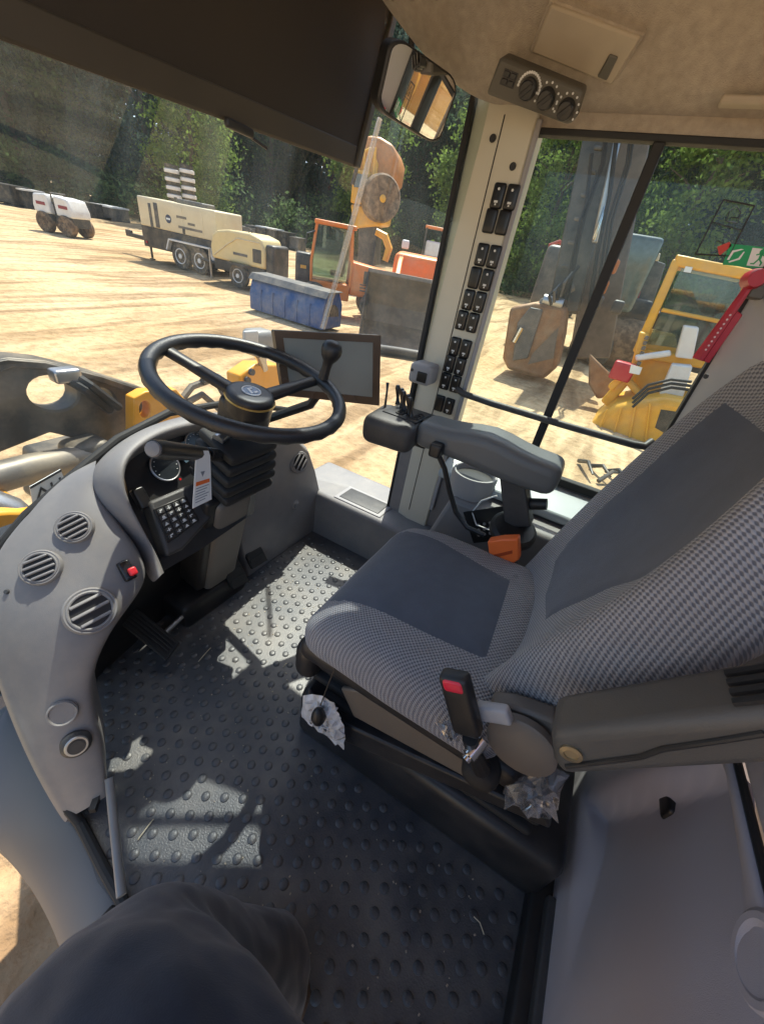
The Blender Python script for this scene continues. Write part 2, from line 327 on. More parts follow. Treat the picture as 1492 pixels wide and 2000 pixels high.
# ---- front right pillar with its switch strip
pil = ob('pillar_right', MB().prism([(XW-.012,.365,.2),(XW-.012,.452,.2),(XW+.02,.545,.2),(XW+.09,.545,.2),(XW+.09,.365,.2)],(0,0,1.30)), CREAM, kind='structure', bevel=.006)
ob('pillar_seam', MB().b(XW-.0135,XW-.010,.449,.4515,.26,1.455), RUBBER, pil)
ob('pillar_seal', MB().b(XW+.005,XW+.05,.546,.562,.2,1.50), RUBBER, pil, bevel=.004)
ob('trim_edge', MB().b(XW-.016,XW-.008,.352,.366,.3,1.45), GREY2, pil, bevel=.003)
SWB = mat('switch_black',(.012,.012,.013),.3,var=.1)
ICON = mat('icon_white',(.7,.7,.68),.5,var=.02)
pn = Quad([(XW-.0125,.452,1.45),(XW-.0125,.366,1.45),(XW-.0125,.366,.72),(XW-.0125,.452,.72)])
def swgroup(px, py, blanks):
    c = PX(px, py, XW-.0125); cy, cz = c[1], c[2]
    for k in (0, 1):
        yy = cy + (.0185 if k == 0 else -.0185)
        b_ = ob('switch', MB().rbox((XW-.0165,yy,cz),(.014,.033,.056),.006), SWB, pil)
        if blanks[k]: continue
        m = MB()
        m.lathe([(.0032,0),(.0032,.001)],(XW-.0233,yy,cz+.014),(-1,0,0),8); m.box((XW-.0238,yy,cz-.013),(.001,.010,.005)); m.box((XW-.0238,yy,cz-.019),(.001,.004,.004))
        ob('icon', m, ICON, b_)
for px, py, bl in ((986,385,(0,0)),(970,434,(1,1)),(953,500,(0,0)),(939,545,(1,0)),(926,588,(0,0)),(913,628,(0,0)),(899,679,(0,0)),(889,713,(0,0)),(880,747,(0,0)),(868,790,(1,0))): swgroup(px, py, bl)
for px, py in ((1001,325),(962,270)):
    c = PX(px,py,XW-.013); ob('plug', MB().lathe([(.009,0),(.008,.003)],c,(-1,0,0),14), BLACK, pil)
# ---- rear corner trim on the right, behind the window
ct = [[(XW+.02,-.236,z),(XW-.035,-.262,z),(1.20,-.36,z),(1.12,-.5,z),(1.08,-.75,z)] for z in (.45,.6,.9,1.2,1.46)]
cpost = ob('wall_corner', MB().loft(ct), mat('pale_corner_trim',(.47,.46,.45),.5,bump=.2,bscale=900,var=.04,scale=2), sub=1, smooth=60, solid=.01, kind='structure')
for px, py in ((1377,853),(1378,735)):
    ob('screw', MB().lathe([(.006,0),(.005,.003)], PX(px,py,1.255), (-.8,.5,0), 10), DARK, cpost)
# ---- lower right: kick panel, ledge with pocket
kick = ob('wall_kick', MB().b(1.205,1.50,.28,1.0,-.02,.215), GREY, kind='structure', bevel=.02, bseg=3)
ob('pocket', MB().rbox((1.29,.655,.2165),(.10,.20,.012),.005), DARK, kick)
ob('pocket_rim', MB().torus((0,0,0),.0,.0).__class__().rbox((1.29,.655,.214),(.13,.235,.012),.005), GREY2, kick)

# ---- windshield
wp = [(1.345,.553),(1.35,.70),(1.335,.85),(1.26,.99),(1.08,1.075),(.8,1.115),(.5,1.11),(.2,1.04),(.03,.92),(-.03,.74),(-.04,.62)]
wsec = [[(x+(.62-x)*t*.03, y-t*.06-max(0,y-.8)*.55*max(0,t-.1), z) for x, y in wp] for z, t in ((.0,0),(.55,.1),(1.1,.5),(1.70,1.2))]
ws = ob('windshield', MB().loft(wsec), WGLASS, sub=3, smooth=80, kind='structure')
# left-hand dashboard edge seal and lower front frame below the glass
lowf = MB().loft([[(x*.99+.006, y-.012, z) for x, y in wp[2:6]] for z in (-.02,.12)])
ob('wall_front', lowf, DARK, sub=2, solid=.01, kind='structure')
# pale strip running up the glass corner
strip = [Vector(PY(742,232,.86)), Vector(PY(692,420,.88)), Vector(PY(630,642,.91))]
tag(ob('glass_edge_strip', MB().tube(strip,[.008,.009,.009],8), glass('clear_edge', tint=(.85,.83,.8), dust=.42, refl=.12, dustcol=(.8,.72,.65))), 'pale strip running up the windshield beside the mirror', 'strip')
# ---- rear bulkhead with its moulded scoop
YB = -.36
def scoop(x, z):
    def S(t): t = min(1, max(0, t)); return t*t*(3-2*t)
    edge = .665 - .24*max(0, z-.12)
    a = S((edge-x)/.035); b_ = S((z-.135)/.04); f = S((x-.30)/.30)
    return -.045*a*b_*f*S((.578-z)/.012)
V = []; F = []; nx, nz = 110, 70
for i in range(nx+1):
    for k in range(nz+1):
        x = -.2 + 1.5*i/nx; z = -.02 + .612*k/nz; V.append((x, YB + scoop(x, z) - .09*(z/.6)**2*.3, z))
for i in range(nx):
    for k in range(nz): a = i*(nz+1)+k; F.append((a, a+nz+1, a+nz+2, a+1))
BULK = mat('mauve_grey_plastic',(.45,.42,.45),.5,bump=.2,bscale=900,var=.04,scale=2,dirt=(.36,.32,.28),dirtamt=.1,dscale=5)
bk = ob('wall_rear', MB().add(V,F), BULK, smooth=60, solid=.01, kind='structure')
ob('upper_panel', MB().rbox((.55,YB-.055,.79),(1.5,.06,.38),.012), BULK, bk)
ob('panel_joint', MB().tube([(1.2,YB-.024,.594),(.5,YB-.024,.596),(-.15,YB-.024,.596)],.0055,8), BLACK, bk)
lt = PY(1288,1560,YB-.03)
ob('latch', MB().rbox((lt[0],YB-.05,lt[2]),(.05,.03,.036),.008), BLACK, bk)
hd = PY(1492,1905,YB-.03)
ob('pull_handle', MB().torus((hd[0],YB-.022,hd[2]+.02),.036,.011,(0,1,0),30,10), BULK, bk)
sill = ob('threshold', MB().rbox((.3,-.335,.022),(1.3,.055,.05),.01), BLACK, bk)
ob('strip', MB().rbox((.33,-.350,.055),(.28,.03,.03),.006), DARK, sill)
# ---- door side
od = [(.020,.545,.0),(.047,.585,.06),(.058,.652,.18),(.085,.745,.3),(.11,.81,.42),(.165,.868,.5),(.24,.885,.55),(.35,.915,.622),(.51,.965,.695),(.68,1.0,.70)]
ob('seal', MB().tube([PZ(262,1800,.006),PZ(205,1700,.008),PZ(158,1608,.012),PZ(120,1560,.06),PZ(62,1455,.17),PZ(5,1318,.285),PZ(-40,1205,.40),PZ(-12,1085,.492),PY(55,1005,.89),PY(160,915,.915),PY(230,858,.935),PY(330,806,.965),PY(450,786,.985),PY(560,800,1.0)], .0105, 10), RUBBER, ws)
pole = MB().tube([PZ(214,1520,.09),PZ(222,1600,.06),PZ(238,1750,.04)],.0085,12)
tag(ob('door_edge_bar', pole, mat('grey_bar',(.2,.2,.2),.4)), 'thin grey bar standing at the edge of the door opening below the dash', 'bar')
# door-side lower skin outside the threshold
fi = [(-160,1060),(-60,1200),(0,1300),(60,1425),(110,1520),(165,1608),(205,1690),(245,1765),(300,1860)]
fo_ = [(-420,1330),(-300,1440),(-150,1560),(0,1655),(35,1690),(70,1735),(105,1795),(130,1860),(150,1950)]
ds = [[Vector(PZ(x_,y_,-.015)) for x_,y_ in fi], [Vector(PZ(*p_,-.015)).lerp(Vector(PZ(*q_,-.10)),.5)+Vector((0,0,.012)) for p_, q_ in zip(fi,fo_)], [Vector(PZ(x_,y_,-.10)) for x_,y_ in fo_], [Vector(PZ(x_,y_,-.10))+Vector((.03,0,-.06)) for x_,y_ in fo_]]
ob('wall_fender', MB().loft(ds), mat('grey_fender',(.13,.128,.125),.5,var=.04,scale=2), sub=2, smooth=60, solid=.02, kind='structure')
ob('wall_sill', MB().b(-.02,.018,-.5,.40,-.05,.004), RUBBER, kind='structure', bevel=.006)
# ---- left / rear closing of the cab (seen only by the light)
ob('pillar_left', MB().b(-.20,-.14,.66,.74,-.05,1.72), CREAM, kind='structure', bevel=.01)
ob('wall_back', MB().b(-.2,1.36,-.80,-.76,.0,.98), BULK, kind='structure')
# ================================================================ CAB FURNITURE
# ---- sun blind
bl = [PY(770,-60,.80), PY(690,325,.80)]
tr, br = bl
BLIND = mat('brown_blind',(.032,.025,.018),.7,var=.1,bump=.3,bscale=1200)
sb = T('sun_blind', 'dark brown sun blind pulled down over the top of the windshield', 'sun blind', (.6,.8,1.3))
def blindz(x): return 1.304 - (1.178-x)*.066
ob('fabric', MB().prism([(-.15,.80,1.72),(1.31,.80,1.72),(br[0],.80,br[2]),(-.15,.80,blindz(-.15))],(0,.006,0)), BLIND, sb)
ob('hem_bar', MB().prism([(-.15,.797,blindz(-.15)+.045),(br[0]+.008,.797,br[2]+.045),(br[0],.797,br[2]),(-.15,.797,blindz(-.15))],(0,.014,0)), mat('hem_brown',(.06,.05,.036),.6), sb, bevel=.004)
ob('side_rail', MB().prism([(1.30,.79,1.70),(1.325,.79,1.70),(br[0]+.022,.79,br[2]),(br[0]+.002,.79,br[2])],(0,.02,0)), BROWNPLA, sb, bevel=.003)
hc = PY(468,250,.79)
ob('pull_tab', MB().rbox(hc,(.07,.012,.016),.005).tube([Vector(hc)+Vector((.03,0,-.006)),Vector(hc)+Vector((.075,0,-.012))],.003,6), BLACK, sb)
# ---- rear-view mirror
mq = [PX(772,68,1.13), PX(895,160,1.13), PX(858,283,1.13), PX(737,212,1.13)]
mc = sum((Vector(p) for p in mq), Vector())/4
nrm = Vector((-.35,-.88,-.25)).normalized()
mirr = T('rear_view_mirror', 'rounded rear view mirror with black rim hanging beside the sun blind', 'mirror', mc)
mq = [BP(a,b_,mc,nrm) for a,b_ in ((766,62),(900,158),(856,287),(733,212))]
QM = Quad(mq)
def rr(n=6, r=.2, i=.0):
    out = []
    for cx, cy, a0 in ((1-r,1-r,0),(r,1-r,90),(r,r,180),(1-r,r,270)):
        for k in range(n+1):
            a = rad(a0+90*k/n); u = cx+r*math.cos(a); v = cy+r*math.sin(a); out.append((.5+(u-.5)*(1-i), .5+(v-.5)*(1-i)))
    return out
ob('housing', QM.poly(MB(), rr(), -.035, 0), BLACK, mirr, bevel=.004)
ob('mirror_glass', QM.poly(MB(), rr(i=.07), .0, .002), mat('mirror_silver',(.92,.92,.9),.02,1.0,var=.0), mirr, smooth=0)
ob('bracket', MB().tube([QM.P(.5,.5,-.03),Vector((1.24,.70,1.50)),Vector((1.22,.70,1.60))],.008), BLACK, mirr)
# ---- climate panel
pn0 = (1.19,.36,1.465); nn = (-.82,-.05,-.42)
CP = Quad([BP(977,108,pn0,nn), BP(1142,178,pn0,nn), BP(1116,248,pn0,nn), BP(948,186,pn0,nn)])
cl = T('climate_panel', 'olive brown climate control panel with three round knobs under the headliner', 'control panel', CP.P(.5,.5))
ob('bezel', CP.poly(MB(), [(.02,.02),(.98,.0),(1,.85),(.95,1),(.0,.98),(0,.1)], -.05, 0), BROWNPLA, cl, bevel=.006)
bt = MB(); CP.box(bt,.10,.26,.22,.62,0,.002); ob('button_plate', bt, DARK, cl, bevel=.001)
for u0, u1 in ((.11,.175),(.185,.25)):
    for v0, v1 in ((.25,.40),(.44,.59)): ob('button', CP.box(MB(),u0,u1,v0,v1,.002,.005), SWB, cl, bevel=.001)
for i, (u, v, arcs) in enumerate(((.42,.47,1),(.64,.53,0),(.88,.60,0))):
    k = ob('knob', CP.disc(MB(),u,v,.019,0,.017,24,.016), SWB, cl, bevel=.002)
    g2 = MB(); a = CP.P(u,v,.018); ax = (CP.P(u+.03,v-.12,.018)-a).normalized()*.015; sd = CP.n.cross(ax).normalized()*.004
    g2.prism([a-ax-sd,a+ax-sd,a+ax+sd,a-ax+sd], CP.n*.006); ob('grip', g2, BLACK, k, bevel=.001)
    d2 = MB()
    eu = (CP.P(1,0)-CP.P(0,0)).normalized(); ev = CP.n.cross(eu)
    for q in range(-4 if not arcs else -8, 5 if not arcs else 9):
        th = q*(.5 if not arcs else .2)+1.57; p = CP.P(u,v) + (eu*math.cos(th)+ev*math.sin(th))*.0245
        d2.lathe([(.0022 if not arcs else .0026,0),(.0022 if not arcs else .0026,.0012)], p, CP.n, 8)
    ob('dial_mark', d2, ICON, cl)
# ---- grab rail across side window
gr = MB().tube([PX(893,760,1.30),PX(905,769,1.285),PX(960,788,1.28),PX(1100,830,1.28),PX(1235,868,1.28),PX(1258,872,1.285),PX(1272,862,1.305)],.0105,12)
tag(ob('grab_rail', gr, DARK), 'dark grey grab rail running across the side window', 'grab rail')
# ---- emergency hammer
h0, h1 = Vector(PX(1472,545,1.26)), Vector(PX(1362,702,1.26))
hm = T('emergency_hammer', 'red emergency hammer clipped beside the window near the exit sign', 'hammer', h1)
hd_ = (h1-h0).normalized()
ob('handle', MB().tube([h0, h0.lerp(h1,.4), h1],[.008,.010,.013],8), RED, hm)
ob('head', MB().tube([h0-Vector((.03,.0,0)), h0-Vector((.012,0,0)), h0+Vector((.03,0,0))],[.016,.02,.02],12), RED, hm)
sd = hd_.cross(Vector((1,0,0))).normalized()
tp = MB()
for k in range(9):
    c = h0.lerp(h1,.42+.055*k)+Vector((-.0125,0,0)); tp.lathe([(.0022,0),(.0022,.002)], c, (-1,0,0), 8)
ob('rivet', tp, mat('pale_rivet',(.8,.6,.6),.5), hm)
ob('guard', MB().prism([h0.lerp(h1,.35)+sd*.008,h0.lerp(h1,.38)+sd*.024,h1+sd*.026,h1+sd*.008],(.012,0,0)), RED, hm, bevel=.002)
ob('bracket', MB().box(h0.lerp(h1,.06)+Vector((.02,-.02,0)),(.05,.03,.05)), BROWNPLA, hm, bevel=.004)

# ---- dashboard
def sec(pairs): return [Vector(p) for p in pairs]
dash = T('dashboard', 'curved grey dashboard wrapping round from the steering column to the door', 'dashboard', (.45,.85,0))
outer = [(.052,.582,.03),(.062,.642,.18),(.088,.737,.3),(.118,.80,.42),(.178,.858,.5),(.252,.873,.55),(.345,.90,.60)]
outer.append(tuple(PY(188,902,.905)))
inner = [PZ(213,1552,.05), PZ(203,1440,.17), PZ(168,1335,.29), PZ(232,1215,.385), PZ(306,1132,.41), PZ(262,1050,.50), PZ(182,965,.58), PZ(184,938,.60)]
und = [(.13,.60,.03),(.19,.66,.14),(.22,.74,.25),(.30,.78,.32),(.42,.80,.32),(.42,.86,.42),(.40,.90,.5),(.42,.93,.52)]
S = []
for o_, i_, u_ in zip(outer, inner, und):
    o_, i_, u_ = Vector(o_), Vector(i_), Vector(u_); L_ = (i_-o_).length
    up = Vector((-.1,-.5,.75)).normalized()
    a = o_.lerp(i_,.25)+up*L_*.13; b_ = o_.lerp(i_,.55)+up*L_*.17; c = o_.lerp(i_,.85)+up*L_*.10
    o2 = o_+(o_-i_).normalized()*.012; S.append([o2+Vector((-.004,.010,-.04)), o2, o_, a, b_, c, i_, i_.lerp(u_,.4), u_])
def surf(k, t):                       # point on the left fascia: section index k (float), across t 0..1
    i = min(int(k), len(S)-2); f = k-i; q = [S[i][j].lerp(S[i+1][j], f) for j in range(9)][2:7]; ts = [0,.25,.55,.85,1]
    for j in range(4):
        if t <= ts[j+1]: return q[j].lerp(q[j+1], (t-ts[j])/(ts[j+1]-ts[j]))
    return q[-1]
left = ob('left_fascia', MB().loft(S), GREY, dash, sub=3, smooth=70)
# end face of the left fascia near the floor
ob('fascia_end', MB().loft([S[0],[p.lerp(S[0][8],.6)+Vector((0,-.0,-.02)) for p in S[0]]]), GREY, dash, sub=1)
e1 = Vector(PZ(190,1560,.055)); ob('slot', MB().box(e1,(.045,.012,.016), Matrix.Rotation(.7,3,'Z')), BLACK, dash)
# cowl band round the instruments
bo = [PZ(306,1134,.40), PZ(284,1066,.455), PZ(206,1005,.545), PZ(170,935,.61), PY(200,885,.885), PY(262,842,.915), PY(330,816,.94), PY(420,800,.95), PY(520,806,.95)]
bi = [PY(322,1120,.715), PY(310,1088,.725), PY(272,1012,.745), PY(247,955,.77), PY(250,905,.80), PY(285,872,.835), PY(338,846,.86), PY(420,832,.87), PY(520,838,.87)]
S2 = []
for a, b_ in zip(bo, bi):
    a, b_ = Vector(a), Vector(b_); up = Vector((-.15,-.55,.8)).normalized(); w_ = (b_-a).length
    S2.append([a+Vector((0,.03,-.03)), a, a.lerp(b_,.35)+up*.022, a.lerp(b_,.75)+up*.022, b_+up*.004, b_+Vector((0,.06,-.05))])
ob('cowl', MB().loft(S2), GREY, dash, sub=3, smooth=70)
IP0, IPN = (.5,.80,.5), (0,-.82,.57)
def ip(px, py, h=0): return Vector(BP(px,py,IP0,IPN)) + Vector(IPN)*h
ob('cluster_panel', MB().prism([ip(240,900,-.01),ip(300,845,-.01),ip(400,820,-.01),ip(520,830,-.01),ip(500,1000,-.01),ip(400,1070,-.01),ip(318,1118,-.01),ip(262,1000,-.01)], Vector(IPN)*-.01), BLACK, dash)
# gauges
GF = mat('gauge_face',(.03,.035,.04),.15,var=.1,coat=.6); SCREEN = mat('display_screen',(.10,.16,.20),.08,var=.1,coat=.8)
for px, py, r in ((322,912,.036),(385,868,.034)):
    c = ip(px,py,.0); g_ = ob('gauge', MB().lathe([(r,-.01),(r,.004),(r*.93,.006)], c, IPN, 28), GF, dash)
    m = MB(); eu = Vector((1,0,0)); ev = Vector(IPN).cross(eu).normalized()
    for q in range(11):
        th = rad(-30+24*q); d_ = eu*math.cos(th)+ev*math.sin(th); m.box(c+Vector(IPN)*.0065+d_*r*.8,(.0022,.0022,.001))
    ob('scale_mark', m, ICON, g_)
    ob('gauge_ring', MB().torus(c+Vector(IPN)*.004, r, .0025, IPN, 32, 8), STEEL, g_)
ob('display', MB().prism([ip(335,875,.002),ip(372,855,.002),ip(400,880,.002),ip(362,905,.002)], Vector(IPN)*.004), SCREEN, dash)
ob('warning_light', MB().lathe([(.003,0),(.003,.002)], ip(352,936,.0), IPN, 10), mat('red_lamp',(.7,.02,.02),.3), dash)
# ignition / rocker
ob('rocker_switch', MB().rbox(ip(272,975,.012),(.028,.02,.052),.005,Matrix.Rotation(-.6,3,'X')), SWB, dash)
# keypad housing
kc = [ip(283,985,.03), ip(372,950,.03), ip(402,1015,.03), ip(315,1085,.03)]
KH = Quad(kc)
kh = ob('keypad_housing', MB().prism([KH.P(-.02,-.02,0),KH.P(1,-.05,0),KH.P(1.05,1,0),KH.P(.3,1.15,0),KH.P(0,1.05,0)], KH.n*-.06), DARK, dash, bevel=.008)
kp = Quad([ip(292,1000,.032), ip(350,975,.032), ip(375,1020,.032), ip(318,1060,.032)])
kpo = ob('keypad', kp.box(MB(),-.04,1.04,-.04,1.04,-.004,.001), SWB, kh, bevel=.001)
k0 = None
for i in range(4):
    for j in range(5):
        b_ = ob('key', kp.box(MB(), i/4+.02, i/4+.22, j/5+.03, j/5+.17, .001, .004), mat('key_%d' % 0, (.05,.05,.05), .25) if k0 is None else k0, kpo, bevel=.0008); k0 = b_.data.materials[0]
mk = MB()
for i in range(4):
    for j in range(5):
        u, v = i/4+.12, j/5+.10; t = (i*3+j*5) % 4; r_ = random.uniform(.7,1.1)
        if t == 0: kp.box(mk,u-.055*r_,u+.055*r_,v-.045,v-.012,.004,.0045); kp.box(mk,u-.05,u-.01,v+.0,v+.035,.004,.0045)
        elif t == 1: kp.disc(mk,u,v,.004,.004,.0046,10); kp.box(mk,u-.07,u+.07,v+.035,v+.05,.004,.0045)
        elif t == 2: kp.poly(mk,[(u-.06,v+.05),(u,v-.05),(u+.06,v+.05)],.004,.0045)
        else: kp.box(mk,u-.06,u+.06,v-.01,v+.012,.004,.0045); kp.box(mk,u-.012,u+.012,v-.05,v+.05,.004,.0047)
ob('key_symbol', mk, ICON, kpo)
# round vents
def vent(px, py, n, r, c, nm='vent', slats=4, tilt=0):
    c = Vector(c); n = Vector(n).normalized(); t = n.cross(Vector((0,0,1))).normalized(); s_ = n.cross(t)
    t, s_ = t*math.cos(tilt)+s_*math.sin(tilt), s_*math.cos(tilt)-t*math.sin(tilt)
    o = ob(nm, MB().lathe([(r*1.28,-.012),(r*1.28,.001),(r*1.2,.004),(r*1.05,.003),(r,.0),(r*.98,-.001)], c, n, 36), GREY, dash, smooth=50)
    ob('ring', MB().torus(c+n*.003, r*1.02, r*.09, n, 36, 8), GREY, o)
    ob('throat', MB().lathe([(r*.96,-.001),(r*.96,.0025)], c, n, 30), BLACK, o)
    M3 = Matrix((t, s_, n)).transposed()
    for k in range(slats):
        q = (k-(slats-1)/2)*2/slats*.86; hw = math.sqrt(max(.05,1-q*q))*r*.93
        ob('slat', MB().rbox(c+s_*q*r+n*.006,(hw*2,r*.19,.005),.002,M3 @ Matrix.Rotation(.35,3,'X'),m=2,n=1), GREY, o)
def fas(px, py, k, t):
    return surf(k, t)
up = (-.12,-.50,.80)
def onfas(px, py):                     # nearest point of the fascia along the sight line
    v = ray(px, py); best = None
    for k in np.linspace(0,6.9,139):
        for t in np.linspace(0,1,41):
            p = np.array(surf(k,t))-CAM; dd = np.linalg.norm(p-(p@v)*v)
            if best is None or dd < best[0]: best = (dd,k,t)
    _, k, t = best; a = surf(min(k+.1,6.99),t)-surf(max(k-.1,0),t); b_ = surf(k,min(t+.05,1))-surf(k,max(t-.05,0)); n = a.cross(b_).normalized()
    if n.dot(Vector(CAM)-surf(k,t)) < 0: n.negate()
    return surf(k,t), n
for px, py, r, sl_, ti in ((147,1030,.026,4,.5),(84,1107,.027,4,.4),(180,1192,.036,3,.1)):
    c, n = onfas(px,py); vent(px,py,n,r,c+n*.004,slats=sl_,tilt=ti)
c, n = onfas(122,1390); o = ob('cover_cap', MB().lathe([(.026,-.01),(.026,.003),(.021,.005),(.02,.003)], c, n, 28), GREY, dash, smooth=50); ob('ring', MB().torus(c+n*.004,.023,.0022,n,30,6), GREY, o)
c, n = onfas(150,1452); o = ob('power_socket', MB().lathe([(.026,-.01),(.026,.004),(.017,.012),(.015,.012)], c, n, 28), DARK, dash, smooth=50); ob('ring', MB().torus(c+n*.010,.017,.003,n,30,6), STEEL, o); ob('cap', MB().lathe([(.012,.0),(.012,.013)],c,n,20), DARK, o)
c, n = onfas(243,1116); o = ob('rocker_switch', MB().rbox(c+n*.006,(.024,.045,.018),.005,n.to_track_quat('Z','Y').to_matrix()), SWB, dash); ob('rocker_cap', MB().rbox(c+n*.014+Vector((.004,-.010,0)),(.016,.018,.01),.004,n.to_track_quat('Z','Y').to_matrix()), mat('red_rocker',(.75,.03,.04),.3), o)
c, n = onfas(15,1158); ob('screw', MB().lathe([(.005,-.002),(.004,.002)], c, n, 10), DARK, dash)
# right lobe
rl = [(.70,.60),(.80,.592),(.95,.55),(1.08,.50),(1.145,.44),(1.20,.33),(1.245,.215),(1.245,-.01),(.80,-.01),(.76,.25)]
RS = [[(x,.93,z) for x,z in rl],[(.95+(x-.95)*1.0,.875,z) for x,z in rl],[(.96+(x-.96)*.95,.852,.2+(z-.2)*.95) for x,z in rl],[(.96+(x-.96)*.8,.848,.2+(z-.2)*.8) for x,z in rl]]
rlb = MB().loft([[(x,1.08,z-.05) for x,z in rl]]+RS, close=True, caps=True)
ob('right_fascia', rlb, GREY, dash, smooth=50, bevel=.004)
vent(585,903,(-.12,-1,.25),.034,PY(585,903,.842),slats=3,tilt=.8)
ob('socket', MB().lathe([(.024,0),(.020,.006),(.013,.008),(.012,.018)], PY(575,985,.852), (0,-1,0), 24), GREY, dash, smooth=50)
# ---- steering column
colm = T('steering_column', 'dark steering column with ribbed rubber boot below the steering wheel', 'steering column', (.68,.88,0))
top = Vector((.635,.66,.775)); mid = Vector((.665,.745,.56)); bot = Vector((.69,.90,.02))
ax = (top-mid).normalized(); tx = Vector((1,0,0)); ty = ax.cross(tx).normalized(); M3 = Matrix((tx,ty,ax)).transposed()
for k in range(5):
    f = k/4; ob('boot_rib', MB().rbox(mid.lerp(top,-.10+.62*f),(.185-.04*abs(f-.3),.15-.03*f,.030),.012,M3,m=2,n=1), RUBBER, colm)
ob('boot_core', MB().rbox(mid.lerp(top,.2),(.135,.11,.17),.02,M3), BLACK, colm)
ob('head', MB().rbox(top-ax*.03,(.10,.09,.09),.02,M3), BLACK, colm)
a2 = (mid-bot).normalized(); t2 = a2.cross(tx).normalized(); M4 = Matrix((tx,t2,a2)).transposed()
ob('shroud', MB().rbox(bot.lerp(mid,.52)+Vector((-.02,0,0)),(.125,.10,.42),.02,M4), TANPLA.copy() if False else mat('taupe_plastic',(.17,.155,.135),.5), colm)
ob('shaft_cover', MB().rbox(bot.lerp(mid,.55)+Vector((-.085,.01,0)),(.05,.09,.42),.012,M4), BLACK, colm)
ob('foot', MB().rbox(bot+Vector((-.05,.02,.02)),(.26,.2,.10),.02), BLACK, colm)
# stalk
s0_, s1_ = Vector(PY(300,877,.60)), Vector(PY(440,890,.70))
stk = ob('stalk', MB().tube([s0_, s0_.lerp(s1_,.1), s0_.lerp(s1_,.62), s0_.lerp(s1_,.64), s1_],[.016,.0175,.0155,.009,.009],14), BLACK, colm)
ob('stalk_end', MB().lathe([(.0145,-.001),(.013,.004),(.004,.006)], s0_, (s0_-s1_), 16), GREY, stk)
for k in range(6): ob('stalk_rib', MB().torus(s0_.lerp(s1_,.70+.04*k),.012,.0035,(s1_-s0_),16,6), BLACK, stk)
ob('bright_collar', MB().lathe([(.014,0),(.014,.03)], Vector(PY(425,860,.70)), (1,.2,.2), 14), STEEL, colm)
# ---- steering wheel
WC = Vector((.622,.627,.835)); th = rad(13.2)
we1, we2, wn_ = Vector((1,0,0)), Vector((0,math.cos(th),math.sin(th))), Vector((0,-math.sin(th),math.cos(th)))
sw = T('steering_wheel', 'black steering wheel with a spinner knob and round emblem hub', 'steering wheel', WC-wn_*.06)
LEATH = mat('wheel_leather',(.022,.022,.024),.34,var=.15,bump=.35,bscale=500)
def wp_(a, r, h): return WC + we1*(r*math.cos(a)) + we2*(r*math.sin(a)) + wn_*h
V = []; F = []; n, m = 96, 12
for i in range(n):
    a = 2*math.pi*i/n
    for j in range(m):
        b_ = 2*math.pi*j/m; rr_ = .0155+(.0012*math.sin(a*30) if math.sin(b_) < -.2 else 0); V.append(wp_(a,.1945+rr_*math.cos(b_),rr_*math.sin(b_)))
for i in range(n): F += [(i*m+j, ((i+1)%n)*m+j, ((i+1)%n)*m+(j+1)%m, i*m+(j+1)%m) for j in range(m)]
ob('rim', MB().add(V,F), LEATH, sw, smooth=60)
HC = WC-wn_*.034
def wray(px,py): return Vector(BP(px,py,WC,wn_))
for px, py in ((345,688),(630,738)):
    e = wray(px,py); d_ = (e-WC).normalized(); a = HC+d_*.035; b2_ = WC+d_*.19-wn_*.004
    sdv = wn_.cross(d_).normalized(); m_ = MB()
    secs_ = []
    for f, hw, hh in ((0,.019,.010),(.3,.017,.010),(.7,.013,.009),(1,.014,.009)):
        c = a.lerp(b2_,f); secs_.append([c+sdv*hw*x_+wn_*hh*z_ for x_, z_ in ((-1,-.6),(-1,.4),(-.6,1),(.6,1),(1,.4),(1,-.6),(.6,-1),(-.6,-1))])
    ob('spoke', m_.loft(secs_, True, True), BLACK, sw, smooth=50, label='spoke running up to the spinner knob' if px > 500 else 'plain spoke')
hub = ob('hub', MB().lathe([(.050,-.03),(.052,-.004),(.053,.004),(.050,.012),(.042,.0155),(.036,.016)], HC, wn_, 40), BLACK, sw, smooth=50)
ob('gold_ring', MB().torus(HC-wn_*.001,.053,.0022,wn_,48,8), mat('gold_trim',(.65,.42,.12),.3,.6), hub)
em = ob('emblem', MB().lathe([(.021,.016),(.021,.0172)], HC, wn_, 32), mat('emblem_blue',(.10,.16,.26),.25,var=.05), hub)
mm = MB().torus(HC+wn_*.0172,.0195,.0016,wn_,36,6)
for p_ in ([(-.010,-.010),(-.004,-.010),(.002,.011),(-.004,.011)],[(-.001,-.011),(.010,-.011),(.011,-.005),(.001,-.005)],[(-.003,.011),(.010,.011),(.009,.006),(.0,.006)]):
    mm.prism([HC+we1*x_+we2*y_+wn_*.0172 for x_,y_ in p_], wn_*.0012)
ob('emblem_mark', mm, WHITE, em)
kb = wray(632,748); ku = wn_
d_ = (kb-WC).normalized(); kb = WC+d_*.188+wn_*.012
ob('spinner_knob', MB().lathe([(.013,0),(.012,.015),(.011,.03),(.0125,.044),(.020,.054),(.0245,.066),(.0245,.078),(.020,.088),(.010,.093)], kb, (ku+Vector((.04,.0,.0))), 24), BLACK, sw, smooth=50)
